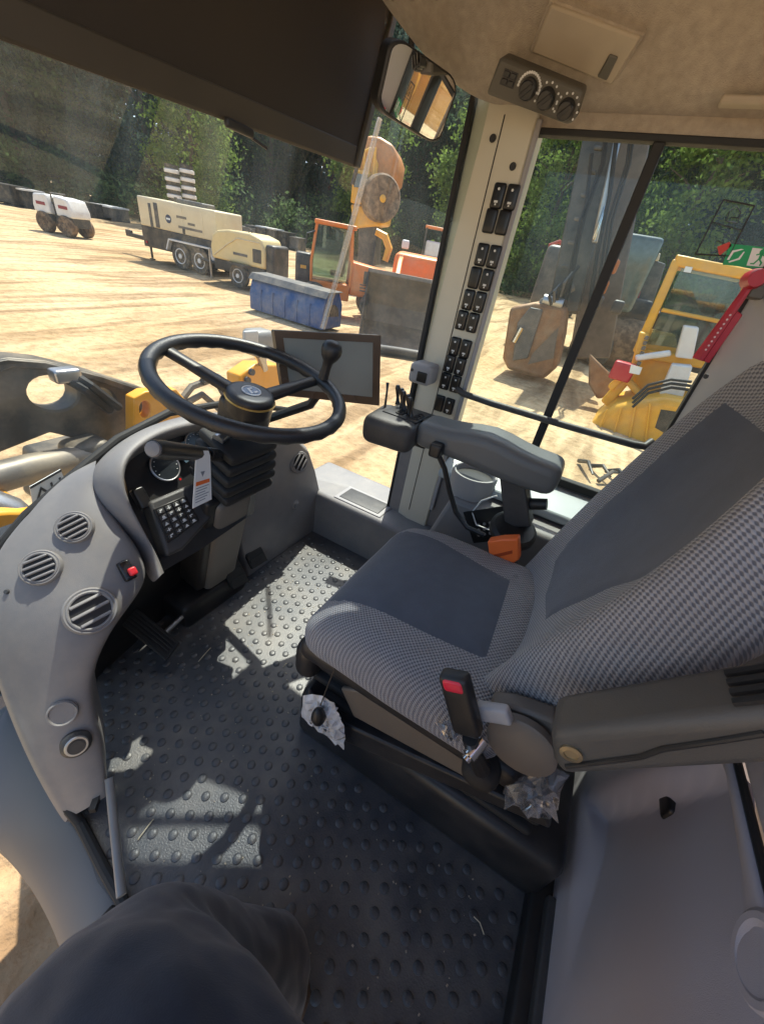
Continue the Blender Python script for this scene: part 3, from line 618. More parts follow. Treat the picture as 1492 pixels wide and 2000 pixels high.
# ---- warning tag on the stalk
tg = Vector(PY(398,880,.645)); 
TQ = Quad([PY(383,880,.64), PY(410,880,.64), PY(413,975,.62), PY(376,993,.62)])
tgo = T('warning_tag', 'white paper warning tag hanging from the steering column stalk', 'tag', TQ.P(.5,1))
PAPER = mat('paper',(.80,.79,.76),.7,var=.04)
ob('card', TQ.poly(MB(),[(.12,.0),(.88,.0),(1,.1),(1,1),(0,1),(.0,.12)],0,.0012), PAPER, tgo)
ob('orange_band', TQ.box(MB(),.1,.9,.55,.62,.0012,.0018), mat('band_orange',(.8,.16,.03),.6), tgo)
tl_ = MB()
for k in range(6): TQ.box(tl_,.12,.85-.1*(k%3),.66+.05*k,.675+.05*k,.0012,.0016)
TQ.poly(tl_,[(.35,.38),(.62,.38),(.48,.48)],.0012,.0016); ob('printed_line', tl_, mat('ink_grey',(.25,.27,.3),.6), tgo)
# ---- tablet monitor
mn = Vector((-.50,-.84,.10)).normalized(); m0 = CAM + ray(640,715)*1.16
MQ = Quad([BP(534,645,m0,mn), BP(743,655,m0,mn), BP(740,792,m0,mn), BP(553,772,m0,mn)])
mo = T('monitor', 'flat display monitor with brown frame standing behind the steering wheel', 'monitor', MQ.P(.5,1))
ob('casing', MQ.box(MB(),0,1,0,1,-.025,0), BLACK, mo, bevel=.004)
fr = MB()
for u0,u1,v0,v1 in ((.0,1,.0,.10),(.0,1,.88,1),(.0,.07,.10,.88),(.92,1,.10,.88)): MQ.box(fr,u0,u1,v0,v1,0,.003)
ob('frame', fr, mat('frame_brown',(.13,.085,.055),.25,var=.15), mo)
ob('screen', MQ.box(MB(),.07,.92,.10,.88,-.001,.001), mat('grey_screen',(.30,.31,.28),.12,var=.12,scale=4,coat=.8), mo)
ob('stand', MB().tube([MQ.P(.35,.95,-.02),MQ.P(.3,1.15,-.04),Vector((.88,.95,.56))],.014), BLACK, mo)
# ---- grey dash bar to the pillar behind monitor
tag(ob('mirror_arm', MB().tube([PX(738,684,1.40),PX(780,690,1.42),PX(838,700,1.44)],.022,12), BLACK), 'black exterior arm beyond the glass beside the monitor', 'arm')
# ---- small grey box on pillar
gbx = Vector(PX(828,728,1.245))
gb = T('sensor_box', 'small light grey box with black button fixed to the pillar', 'sensor', gbx)
ob('body', MB().rbox(gbx,(.085,.075,.065),.014), GREY2, gb); ob('face', MB().rbox(gbx+Vector((-.043,-.012,-.006)),(.006,.034,.032),.003), SWB, gb); ob('dot', MB().lathe([(.005,0),(.005,.002)], gbx+Vector((-.0425,.026,.008)),(-1,0,0),10), DARK, gb)
# ---- right control console: pod, levers, armrest pad
cc = T('control_console', 'charcoal armrest console with lever pod beside the seat under the switch strip', 'console', (1.0,.02,.5))
def padfn(v):
    x, y, z = v; t = (y+.19)/.38
    w_ = 1.0 - .12*max(0, abs(t-.45)*1.2); z2 = z + (.020*math.exp(-((t-.50)/.22)**2) if z > 0 else -.012*math.exp(-((t-.2)/.3)**2)); return (x*w_, y, z2)
ob('armrest_pad', MB().rbox((1.035,.175,.715),(.135,.40,.075),.028,Matrix.Rotation(.02,3,'Z'),padfn,m=3,n=8), mat('pad_charcoal',(.13,.137,.14),.42,var=.06,bump=.25,bscale=700), cc, smooth=60)
pod = ob('lever_pod', MB().rbox((1.0,.445,.70),(.165,.155,.085),.026,Matrix.Rotation(.12,3,'Z'),lambda v:(v[0]*(1-.8*max(0,-v[2])),v[1]*(1-.9*max(0,-v[2])),v[2])), DARK, cc, smooth=60)
ob('lever_tray', MB().rbox((1.03,.43,.742),(.11,.11,.008),.003), BLACK, pod)
for k in range(5):
    lx, ly = 1.005+.017*k, .405+.020*k-.004*(k % 2)
    lv = ob('lever', MB().lathe([(.009,0),(.0055,.012),(.0045,.022),(.0065,.038),(.008,.047),(.006,.056),(.002,.058)], (lx,ly,.744), (.05*(k-2),.25,1), 12), SWB, cc, smooth=50)
for k in range(6):
    ob('boot_rib', MB().torus((1.0+.018*(k%3),.39+.05*(k//3),.747),.010,.003,(0,0,1),14,6), RUBBER, cc)
ob('thumb_lever', MB().tube([(1.02,.50,.74),(1.025,.505,.79),(1.03,.51,.81)],[.004,.003,.005],8), SWB, cc)
ob('side_plate', MB().rbox((1.06,.37,.70),(.09,.05,.085),.012), BLACK, cc)
ob('post', MB().prism([Vector(PX(972,905,1.0)),Vector(PX(1022,930,1.0)),Vector(PX(1036,1030,1.0)),Vector(PX(985,1030,1.0))],(.05,0,0)), DARK, cc, bevel=.004)
ob('swivel', MB().lathe([(.065,-.015),(.065,.0),(.055,.008)], PX(1003,1033,1.0), (-.3,-.1,1), 28), BLACK, cc)
ob('adjuster_knob', MB().tube([PX(1025,985,1.03),PX(1035,984,1.03),PX(1068,985,1.03)],[.012,.0165,.0155],14), BLACK, cc)
cab_ = [PX(852,880,.95),PX(868,915,.96),PX(878,960,.97),PX(890,1000,.98),PX(912,1030,.98),PX(945,1045,.98)]
ob('cable', MB().tube(cab_,.0075,10), BLACK, cc)
ob('connector', MB().rbox(PX(853,878,.96),(.04,.035,.04),.008), BLACK, cc)
wr = [PX(970,968,1.1),PX(940,978,1.1),PX(922,1000,1.1),PX(930,1025,1.08),PX(955,1035,1.05)]
ob('pale_wire', MB().tube(wr,.0025,8), WHITE, cc)
# ---- side box with cup holder
sbx = T('side_box', 'grey side console box with cup holder below the window ledge', 'console', (1.2,.18,0))
ob('body', MB().prism([(1.10,-.22,0),(1.10,.24,0),(1.10,.30,.30),(1.10,.25,.50),(1.10,-.22,.50)],(.21,0,0)), GREY, sbx, bevel=.015)
c = PZ(932,912,.575)
ob('cup_ring', MB().lathe([(.070,-.07),(.076,.0),(.073,.010),(.066,.010),(.063,.0),(.060,-.06)], (1.19,.215,.565), (0,0,1), 32), GREY2, sbx, smooth=50)
ob('cup_well', MB().lathe([(.062,0),(.062,.012)], (1.19,.215,.545), (0,0,1), 28), BLACK, sbx)
gm = MB()
for i in range(6):
    for j in range(3): gm.lathe([(.006,0),(.005,.003)], Vector(PX(935+i*11,1025+j*10-i*2,1.098)), (-1,0,0), 6)
ob('speaker_dot', gm, GREY2, sbx)
ob('speaker_plate', MB().prism([PX(905,1000,1.1),PX(1000,985,1.1),PX(1015,1050,1.1),PX(925,1060,1.1)],(-.003,0,0)), BLACK, sbx)
# ================================================================ OPERATOR SEAT
def weave(name, c1, c2, scale=230.):
    m = mat(name, c1, .9, var=.06, scale=20, spec=.2, sheen=.3); nt = m.node_tree; N = nt.nodes; L = nt.links; bs = N['Principled BSDF']
    tc = [n for n in N if n.type == 'TEX_COORD'][0]
    d1 = N.new('ShaderNodeVectorMath'); d1.operation = 'DOT_PRODUCT'; d1.inputs[1].default_value = (1,0,.7); L.new(tc.outputs['Object'], d1.inputs[0])
    d2 = N.new('ShaderNodeVectorMath'); d2.operation = 'DOT_PRODUCT'; d2.inputs[1].default_value = (0,1,-.7); L.new(tc.outputs['Object'], d2.inputs[0])
    def sn(sock):
        k = N.new('ShaderNodeMath'); k.operation = 'MULTIPLY'; k.inputs[1].default_value = scale*2*math.pi/2; L.new(sock, k.inputs[0]); q = N.new('ShaderNodeMath'); q.operation = 'SINE'; L.new(k.outputs[0], q.inputs[0]); return q.outputs[0]
    vo = N.new('ShaderNodeMath'); vo.operation = 'MULTIPLY'; L.new(sn(d1.outputs['Value']), vo.inputs[0]); L.new(sn(d2.outputs['Value']), vo.inputs[1])
    r = N.new('ShaderNodeMapRange'); r.inputs[1].default_value = -.25; r.inputs[2].default_value = .45; L.new(vo.outputs[0], r.inputs[0])
    mx = N.new('ShaderNodeMix'); mx.data_type = 'RGBA'; src = bs.inputs['Base Color'].links[0].from_socket; L.new(r.outputs[0], mx.inputs[0]); L.new(src, mx.inputs[6]); mx.inputs[7].default_value = (*c2, 1); L.new(mx.outputs[2], bs.inputs['Base Color'])
    bp = N.new('ShaderNodeBump'); bp.inputs['Strength'].default_value = .6; bp.inputs['Distance'].default_value = .002; bp.invert = True; L.new(vo.outputs[0], bp.inputs['Height']); L.new(bp.outputs[0], bs.inputs['Normal'])
    return m
WEAVE = weave('grey_weave_fabric', (.36,.35,.355), (.13,.13,.145))
INSERT = mat('slate_knit_fabric', (.095,.107,.135), .95, var=.08, scale=30, bump=.5, bscale=900, spec=.15, sheen=.25)
seat = T('operator_seat', 'grey woven operator seat with slate insert panels on a black suspension base', 'seat', (.67,.05,0))
CC = Vector((.665,.105,.435)); CS = (.49,.45,.14); CR = .058
def cfn(v):
    x, y, z = v; k = (z/.07+1)/2
    bol = .016*max(0, (abs(x)-.12)/.12)**2*k
    wf = -.055*max(0, (y-.06)/.165)**2*k; back = .01*max(0,(-y-.05)/.17)*k
    return (x*(1-.05*max(0,y/.22)) , y, z+bol+wf+back+.012*k*(1-(x/.25)**2))
ob('cushion', MB().rbox(CC, CS, CR, None, cfn, m=4, n=18), WEAVE, seat, smooth=70)
def ctop(x, y):
    lx, ly = x-CC.x, y-CC.y; dx = max(0, abs(lx)-(CS[0]/2-CR)); dy = max(0, abs(ly)-(CS[1]/2-CR)); q = CR*CR-dx*dx-dy*dy
    z = CS[2]/2 - CR + math.sqrt(max(0,q)); p = cfn((lx,ly,z)); return Vector((p[0]+CC.x, p[1]+CC.y, p[2]+CC.z))
def patch(name, A, B, C_, D, fn, mt, par, n=26, bow=0.):
    V = []; F = []
    for i in range(n+1):
        for j in range(n+1):
            u, v = i/n, j/n
            x = A[0]*(1-u)*(1-v)+B[0]*u*(1-v)+C_[0]*u*v+D[0]*(1-u)*v + bow*math.sin(math.pi*v)*(2*u-1); y = A[1]*(1-u)*(1-v)+B[1]*u*(1-v)+C_[1]*u*v+D[1]*(1-u)*v
            e = min(u,1-u,v,1-v); V.append(Vector(fn(x,y)) + Vector((0,0,.0045*min(1,e*12)-.0008)))
    for i in range(n):
        for j in range(n): a = i*(n+1)+j; F.append((a,a+n+1,a+n+2,a+1))
    return ob(name, MB().add(V,F), mt, par, smooth=70)
patch('cushion_insert', (.505,.318), (.865,.325), (.800,-.02), (.535,-.035), ctop, INSERT, seat)
# backrest
lean = rad(17); BM = Matrix.Rotation(lean,3,'X'); BO = Vector((.69,-.128,.42))
def bfn(v):
    x, y, z = v; zz = z+BH; w_ = (.80+.20*min(1,max(0,zz/.30)))*(.93 if x < 0 else 1.0)*math.sqrt(max(.0,1-.80*max(0,(zz-.36)/.32)**2.2))
    wing = .075*abs(x/.27)**2.6*(1 if y > 0 else .5); lum = .022*math.exp(-((zz-.18)/.14)**2)*(1-(x/.27)**2)*(y > 0)
    return (x*w_, y+wing+lum, z)
BS = (.54,.12,.68); BH = .34
def bworld(p): return BM @ (Vector(p)+Vector((0,0,BH))) + BO
bk_ = MB().rbox((0,0,0), BS, .05, None, bfn, m=4, n=22); bk_.v = [tuple(bworld(v)) for v in bk_.v]
ob('backrest', bk_, WEAVE, seat, smooth=70)
def bface(x, zz, off=.004):
    p = bfn((x,BS[1]/2,zz-BH)); return bworld((p[0], p[1]+off, p[2]))
V = []; F = []; n = 34
lb = [(.0,-.085),(.32,-.11),(.62,-.19),(1,-.22)]; rb = [(.0,.16),(.16,.185),(.4,.20),(1,.21)]
def ip1(tab, t):
    for (a,b_),(c,d_) in zip(tab,tab[1:]):
        if t <= c: f = (t-a)/(c-a); f = f*f*(3-2*f); return b_+(d_-b_)*f
for i in range(n+1):
    for j in range(n+1):
        u, v = i/n, j/n; z0 = .125+.03*abs(2*u-1.1); zz = z0+(.58-z0)*v; x = ip1(lb,v)*(1-u)+ip1(rb,v)*u; e = min(u,1-u,v,1-v); V.append(bface(x,zz,.0045*min(1,e*14)-.0008))
for i in range(n):
    for j in range(n): a = i*(n+1)+j; F.append((a,a+n+1,a+n+2,a+1))
ob('backrest_insert', MB().add(V,F), INSERT, seat, smooth=70)
SBASE = mat('seat_base_black',(.02,.02,.022),.4,var=.15,dirt=(.2,.17,.14),dirtamt=.15,dscale=10,bump=.15)
TAUPE = mat('taupe_trim',(.16,.135,.11),.45,var=.06,bump=.2,bscale=800)
ob('base', MB().rbox((.68,.0,.09),(.44,.66,.18),.03), SBASE, seat)
ob('bellows', MB().rbox((.68,.03,.24),(.38,.52,.20),.04), RUBBER, seat)
for k in range(3): ob('bellows_fold', MB().rbox((.68,.03,.20+.05*k),(.41,.55,.022),.010,m=2,n=1), RUBBER, seat)
ob('pan', MB().rbox((.67,.08,.365),(.45,.50,.06),.022), SBASE, seat)
ob('front_bumper', MB().rbox((.67,.315,.315),(.45,.06,.11),.028), SBASE, seat)
ob('side_rail', MB().prism([PX(665,1345,.455),PX(700,1350,.455),PX(965,1505,.455),PX(955,1545,.455),PX(690,1400,.455)],(.012,0,0)), TAUPE, seat, bevel=.004)
ob('lower_rail', MB().prism([PX(600,1345,.45),PX(640,1400,.45),PX(1070,1600,.45),PX(1075,1622,.45),PX(650,1440,.45),PX(598,1385,.45)],(.05,0,0)), SBASE, seat, bevel=.006)
# folded armrest
xa = .345
A, B, C_, D = (Vector(PX(*p,xa)) for p in ((1072,1437),(1492,1393),(1492,1503),(1098,1520)))
B2, C2 = A+(B-A)*1.35, D+(C_-D)*1.35
arm = ob('armrest', MB().prism([A,B2,C2,D,Vector(PX(1078,1490,xa))],(.068,0,0)), mat('armrest_brown',(.105,.095,.082),.42,var=.06,bump=.25,bscale=600), seat, bevel=.014, bseg=4)
ob('seam', MB().tube([PX(1105,1497,xa-.001),PX(1250,1478,xa-.001),PX(1295,1462,xa-.001),PX(1400,1447,xa-.001),PX(1492,1432,xa-.001)],.003,8), BLACK, arm)
ob('pivot_bolt', MB().lathe([(.0125,0),(.0125,.003),(.008,.004),(.0075,.002)], PX(1115,1470,xa), (-1,0,0), 22), mat('brass',(.42,.33,.2),.35,.7), arm)
ga = MB()
up_ = (B2-A).normalized()
for k in range(4):
    p = A+(B-A)*.93+Vector((.012+.012*k,0,0)); ga.box(p+up_*.03+Vector((0,.002,.002)),(.006,.004,.07),Matrix.Rotation(.62,3,'X'))
ob('grip_rib', ga, BLACK, arm)
ob('pivot_disc', MB().lathe([(.052,0),(.052,.012),(.046,.016)], PX(1020,1448,.42), (-1,.1,.05), 32), TAUPE, seat, smooth=50)
ob('hinge_cover', MB().prism([PX(955,1375,.43),PX(1000,1380,.43),PX(1085,1410,.43),PX(1080,1500,.43),PX(985,1490,.43),PX(950,1440,.43)],(.03,0,0)), TAUPE, seat, bevel=.006)
ob('lever_tip', MB().rbox(PX(965,1392,.405),(.018,.05,.03),.006,Matrix.Rotation(-.6,3,'X')), mat('pale_grey_plastic',(.45,.43,.42),.45), seat)
# left buckle
b0, b1 = Vector(PX(888,1322,.385)), Vector(PX(918,1440,.385)); bd = (b1-b0).normalized(); bs_ = Vector((1,0,0)).cross(bd).normalized()
Mb = Matrix((Vector((1,0,0)), bs_, -bd)).transposed()
bu = ob('belt_buckle', MB().rbox(b0.lerp(b1,.42),(.026,.044,(b1-b0).length*.95),.008,Mb), BLACK, seat)
ob('release_button', MB().rbox(b0.lerp(b1,.06)+Vector((-.004,0,0)),(.022,.032,.022),.006,Mb), mat('red_button',(.80,.03,.06),.3), bu)
ob('buckle_stalk', MB().tube([b1, Vector(PX(925,1470,.40)), Vector(PX(940,1500,.42))],[.013,.012,.016],10), BLACK, seat)
ob('bolt', MB().lathe([(.011,-.02),(.011,.012),(.007,.014),(.007,.02)], PX(925,1465,.385), (-.6,.2,-.3), 12), CHROME, seat)
ob('recliner_boot', MB().rbox(PX(940,1500,.44),(.07,.07,.06),.03), RUBBER, seat)
# orange buckle sleeve on the far side
OQ = Quad([PX(951,1057,.88),PX(1011,1050,.88),PX(1014,1105,.88),PX(957,1123,.88)])
og = ob('orange_buckle', OQ.poly(MB(),[(0,.02),(.5,.0),(1,.05),(1,.8),(.7,.9),(.3,1),(.04,.95)],-.03,0), ORANGEB, seat, bevel=.004)
ob('buckle_text', OQ.poly(MB(),[(.2,.42),(.8,.40),(.8,.5),(.2,.52)],0,.0012), mat('dark_orange',(.45,.06,.01),.5), og)
ob('buckle_edge', OQ.box(MB(),-.05,.3,.95,1.06,-.03,-.002), BLACK, og)
ob('belt', MB().tube([OQ.P(.7,.9,-.02),Vector(PX(1018,1150,.86)),Vector(PX(1020,1240,.74))],[.012,.012,.01],8), BLACK, seat)
# ---- plastic wrap pieces
def film(name):
    m = bpy.data.materials.new(name); m.use_nodes = True; nt = m.node_tree; N = nt.nodes; L = nt.links; N.remove(N['Principled BSDF'])
    tr = N.new('ShaderNodeBsdfTransparent'); tr.inputs[0].default_value = (.93,.93,.94,1); gl = N.new('ShaderNodeBsdfGlossy'); gl.inputs['Roughness'].default_value = .12; df = N.new('ShaderNodeBsdfDiffuse'); df.inputs[0].default_value = (.7,.7,.72,1)
    lw = N.new('ShaderNodeLayerWeight'); lw.inputs[0].default_value = .35; m1 = N.new('ShaderNodeMixShader'); L.new(lw.outputs['Facing'], m1.inputs[0]); L.new(tr.outputs[0], m1.inputs[1]); L.new(gl.outputs[0], m1.inputs[2])
    m2 = N.new('ShaderNodeMixShader'); m2.inputs[0].default_value = .16; L.new(m1.outputs[0], m2.inputs[1]); L.new(df.outputs[0], m2.inputs[2]); L.new(m2.outputs[0], N['Material Output'].inputs[0]); return m
FILM = film('clear_film')
def crumple(pts, depth, name, label, sub=2, amp=.014, mt=None):
    P = [Vector(p) for p in pts]; c = sum(P,Vector())/len(P); V = []; F = []; n = len(P); R_ = 7
    for r in range(R_+1):
        for k in range(n*4):
            a = P[k//4].lerp(P[(k//4+1) % n], (k % 4)/4); p = c.lerp(a, r/R_) + Vector(rng.normal(0,amp*(.4+.6*(r<R_)),3)) + Vector((-depth*(1-(r/R_)**2),0,depth*.5*(1-(r/R_)**2))); V.append(p)
    m = n*4
    for r in range(R_):
        for k in range(m): F.append((r*m+k, r*m+(k+1) % m, (r+1)*m+(k+1) % m, (r+1)*m+k))
    return tag(ob(name, MB().add(V,F), mt or FILM, smooth=25), label, 'plastic wrap')
crumple([PX(*p,.44) for p in ((985,1535),(1060,1490),(1110,1510),(1085,1570),(1065,1592),(990,1560))], .03, 'plastic_bag', 'crumpled clear plastic bag tucked beside the seat base under the armrest', amp=.007)
crumple([PX(*p,.82) for p in ((985,1130),(1008,1120),(1022,1170),(1022,1215),(1005,1190),(990,1165))], .015, 'plastic_wrapper', 'clear plastic wrapper hanging below the orange buckle', amp=.005)
crumple([PX(*p,.40) for p in ((848,1415),(885,1405),(905,1430),(880,1445))], .01, 'torn_wrapper', 'torn scrap of plastic wrap beside the red buttoned buckle', amp=.005)
# tag with bulb handle hanging at the seat front
FILM2 = mat('crinkled_paper',(.62,.62,.63),.4,var=.2,scale=60,bump=1.0,bscale=120)
ht = T('hanging_tag', 'white paper tag with black bulb handle hanging from the front of the seat base', 'tag', PX(640,1440,.43))
pq = crumple([PX(*p_,.428) for p_ in ((592,1358),(625,1356),(652,1372),(664,1402),(676,1434),(670,1464),(640,1440),(604,1414),(590,1400))], .012, 'paper', 'x', amp=.0045, mt=FILM2)
del pq['label']; del pq['category']; pq.parent = ht; pq.matrix_parent_inverse = WM[ht.name].inverted()
ob('bulb', MB().lathe([(.004,.024),(.010,.018),(.015,.004),(.0165,-.006),(.012,-.020),(.003,-.027)], Vector(PX(622,1398,.405)), (0,.1,1), 20), BLACK, ht, smooth=60)
ob('cord', MB().tube([PX(660,1290,.44),PX(640,1340,.425),PX(626,1378,.41)],.0015,6), BLACK, ht)
# ---- pedals
def pedal(name, pts, y0, label, grp=None):
    t = T(name, label, 'pedal', (float(pts[0][0]),float(pts[0][1]),0), grp); Q_ = Quad(pts)
    ob('pad', Q_.box(MB(),0,1,0,1,-.012,0), RUBBER, t, bevel=.003)
    for k in range(5): ob('rib', Q_.box(MB(),.06,.94,.1+.17*k,.18+.17*k,0,.003), RUBBER, t)
    ob('lever', MB().tube([Q_.P(.5,.2,-.01), Q_.P(.5,.1,-.06), Q_.P(.5,-.1,-.12)],.008,8), BLACK, t)
pedal('brake_pedal', [PY(410,1068,.86),PY(444,1050,.86),PY(488,1135,.80),PY(458,1152,.80)], 0, 'black rubber pedal beside the foot of the steering column')
pedal('accelerator_pedal', [PY(455,1035,.90),PY(486,1020,.90),PY(524,1094,.82),PY(494,1112,.82)], 0, 'black rubber pedal furthest from the door, next to the right dash lobe')
pedal('clutch_pedal', [PZ(262,1180,.13),PZ(352,1255,.06),PZ(325,1290,.05),PZ(232,1215,.11)], 0, 'wide black rubber pedal near the floor under the left dash')
tag(ob('pedal_rod', MB().tube([PZ(310,1248,.05),PZ(360,1200,.05),PZ(440,1135,.05)],.008,10), STEEL), 'dull metal rod lying low behind the pedals', 'rod')
# ---- footwell block
ob('wall_footwell', MB().prism([(.10,1.02,-.01),(.22,.86,-.01),(.30,.88,-.01),(.80,.98,-.01),(1.2,.98,-.01),(1.2,1.1,-.01),(.1,1.1,-.01)],(0,0,.42)), BLACK, kind='structure')
# ---- straws on the floor
STRAW = mat('straw',(.55,.48,.33),.8)
for i,(a,b_) in enumerate((((388,1292),(412,1265)),((553,1303),(560,1296)),((700,1820),(930,1830)),((270,1640),(300,1600)))):
    if i == 2: a, b_ = (925,1790),(945,1825)
    p, q = Vector(PZ(*a,.004)), Vector(PZ(*b_,.004)); tag(ob('straw', MB().tube([p, p.lerp(q,.5)+Vector((.004,0,.003)), q],.0012,6), STRAW), 'short dry straw lying on the studded floor mat', 'straw', 'straws on the floor mat')
# ---- photographer's leg
TRO = mat('navy_trousers',(.028,.034,.048),.85,var=.2,scale=14,bump=.25,bscale=700,spec=.15,sheen=.3,dirt=(.10,.10,.10),dirtamt=.3,dscale=7)
def limb(path, rs, n=28):
    V = []; F = []; pts = [Vector(p) for p in path]
    for i, p in enumerate(pts):
        t = (pts[min(i+1,len(pts)-1)]-pts[max(i-1,0)]).normalized(); a = t.cross(Vector((1,.15,0))).normalized(); b_ = t.cross(a)
        for k in range(n):
            th_ = 2*math.pi*k/n; fold = 1+.035*math.sin(3*th_+i*1.1)+.03*math.sin(7*th_-i*1.7)*(1 if i > 5 else .4)+.025*math.sin(i*2.6+th_)
            V.append(p+(a*math.cos(th_)*rs[i]*1.0+b_*math.sin(th_)*rs[i]*1.08)*fold)
    m = len(pts)
    for i in range(m-1): F += [(i*n+k,i*n+(k+1)%n,(i+1)*n+(k+1)%n,(i+1)*n+k) for k in range(n)]
    F += [tuple(range(n))[::-1], tuple(range((m-1)*n,m*n))]
    return V, F
path = [(-.105,-.29,.53),(-.095,-.17,.53),(-.085,-.05,.525),(-.075,.04,.51),(-.067,.11,.485),(-.058,.150,.44),(-.035,.165,.38),(.0,.150,.31),(.035,.125,.24),(.062,.10,.18),(.082,.08,.12),(.092,.07,.07)]
rs_ = [.132,.129,.125,.121,.117,.110,.098,.088,.080,.076,.074,.076]
V, F = limb(path, rs_)
pe = tag(ob('person', MB().add(V,F), TRO, smooth=80, sub=3), 'leg of a person in dark navy trousers bent at the doorway', 'person')
bt_ = MB().loft([[ (.092+w_*math.cos(t_), yy-.02, zz+h_*math.sin(t_)) for t_ in np.linspace(0,2*math.pi,16,endpoint=False)] for yy, zz, w_, h_ in ((.02,.05,.030,.035),(.05,.055,.040,.045),(.10,.055,.044,.046),(.17,.045,.046,.036),(.23,.036,.042,.028),(.27,.03,.026,.02))], True, True)
ob('boot', bt_, mat('brown_boot',(.13,.09,.06),.6), pe, sub=1, smooth=70)

ptx = bpy.data.textures.new('cloth_folds','CLOUDS'); ptx.noise_scale = .085; ptx.noise_depth = 2
dm = pe.modifiers.new('folds','DISPLACE'); dm.texture = ptx; dm.strength = .018; dm.mid_level = .5; dm.texture_coords = 'GLOBAL'

gm_ = MB()
for k in range(420):
    x, y = random.uniform(.1,1.1), random.uniform(-.28,.85)
    if x < flx(y)+.04 or (.43 < x < .9 and y < .37): continue
    r_ = random.uniform(.0006,.0022); gm_.box((x,y,r_*.5),(r_*2,r_*1.4,r_),Matrix.Rotation(random.uniform(0,6.28),3,'Z'))
gt = ob('grit', gm_, mat('grit',(.42,.36,.27),.9), smooth=0, kind='stuff'); gt['label'] = 'fine sandy grit scattered over the floor mat'
# ================================================================ THE LOADER'S OWN FRONT
def plate(outer, holes, off):
    bm = bmesh.new(); es = []
    for lp in [outer]+holes:
        vs_ = [bm.verts.new(p) for p in lp]; es += [bm.edges.new((vs_[i],vs_[(i+1) % len(vs_)])) for i in range(len(vs_))]
    bmesh.ops.triangle_fill(bm, use_beauty=True, edges=es); r = bmesh.ops.extrude_face_region(bm, geom=bm.faces[:])
    for v in [g for g in r['geom'] if isinstance(g, bmesh.types.BMVert)]: v.co += Vector(off)
    bm.verts.index_update(); m = MB(); m.add([v.co for v in bm.verts],[tuple(v.index for v in f.verts) for f in bm.faces]); bm.free(); return m
LBLK = mat('worn_black_steel',(.075,.068,.058),.5,.3,var=.25,dirt=(.40,.31,.20),dirtamt=.5,dscale=4,bump=.3,bscale=60)
YF = 1.75
def oval(cx, cy, rx, ry, n=20, tilt=0.):
    return [PY(cx+rx*math.cos(a)*math.cos(tilt)-ry*math.sin(a)*math.sin(tilt), cy+rx*math.cos(a)*math.sin(tilt)+ry*math.sin(a)*math.cos(tilt), YF) for a in np.linspace(0,2*math.pi,n,endpoint=False)]
lf = T('loader_front', 'dusty black loader linkage with orange brackets and grey cylinder outside the windshield', 'loader arm', (1.0,1.8,-.6))
ob('arm_plate', plate([PY(x_,y_,YF) for x_,y_ in ((-140,760),(-60,712),(20,699),(90,705),(180,727),(290,762),(330,800),(330,905),(200,870),(100,845),(0,885),(-140,930))], [oval(104,768,50,34,tilt=.15),oval(208,782,17,26,tilt=-.5)], (0,.10,0)), LBLK, lf, bevel=.008)
ob('arm_edge', plate([PY(x_,y_,YF-.02) for x_,y_ in ((-140,765),(-60,716),(20,702),(90,708),(180,730),(285,765),(282,775),(180,742),(90,722),(30,718),(-20,735),(-140,800))], [], (0,.02,0)), LBLK, lf, bevel=.004)
for k, (a, b_, c) in enumerate((((122,735),(165,760),(215,800)),((138,728),(175,752),(232,795)))): ob('hose', MB().tube([PY(*a,YF-.06),PY(*b_,YF-.1),PY(*c,YF-.04)],.018,8), RUBBER, lf)
ob('hose_clamp', MB().rbox(PY(128,732,YF-.06),(.09,.06,.05),.012), STEEL, lf)
ob('cylinder', MB().tube([PY(-120,965,1.55),PY(60,915,1.6),PY(165,893,1.65)],[.052,.052,.05],20), mat('cylinder_grey',(.17,.155,.135),.45,.3,var=.15,dirt=(.5,.4,.25),dirtamt=.4), lf)
ob('cylinder_cap', MB().rbox(PY(172,892,1.68),(.16,.14,.16),.04), LBLK, lf)
ob('rod', MB().tube([PY(-40,985,1.45),PY(20,1000,1.42),PY(55,1025,1.4)],[.06,.05,.045],14), STEEL, lf)
ob('yellow_frame', MB().prism([PY(-120,1110,1.35),PY(-120,1010,1.35),PY(20,1000,1.35),PY(75,1000,1.35),PY(55,1045,1.35),PY(0,1110,1.35)],(0,.2,.0)), LYEL, lf, bevel=.01)
ob('yellow_bracket', plate([PY(x_,y_,1.62) for x_,y_ in ((262,778),(285,765),(345,760),(380,800),(370,850),(262,850))],[[PY(284+11*math.cos(a),800+17*math.sin(a),1.62) for a in np.linspace(0,6.28,14,endpoint=False)]],(0,.06,0)), LYEL, lf, bevel=.005)
ob('frame_beam', MB().prism([PY(100,905,1.9),PY(330,840,1.9),PY(520,870,1.9),PY(520,960,1.9),PY(100,1000,1.9)],(0,.25,0)), LBLK, lf, bevel=.02)
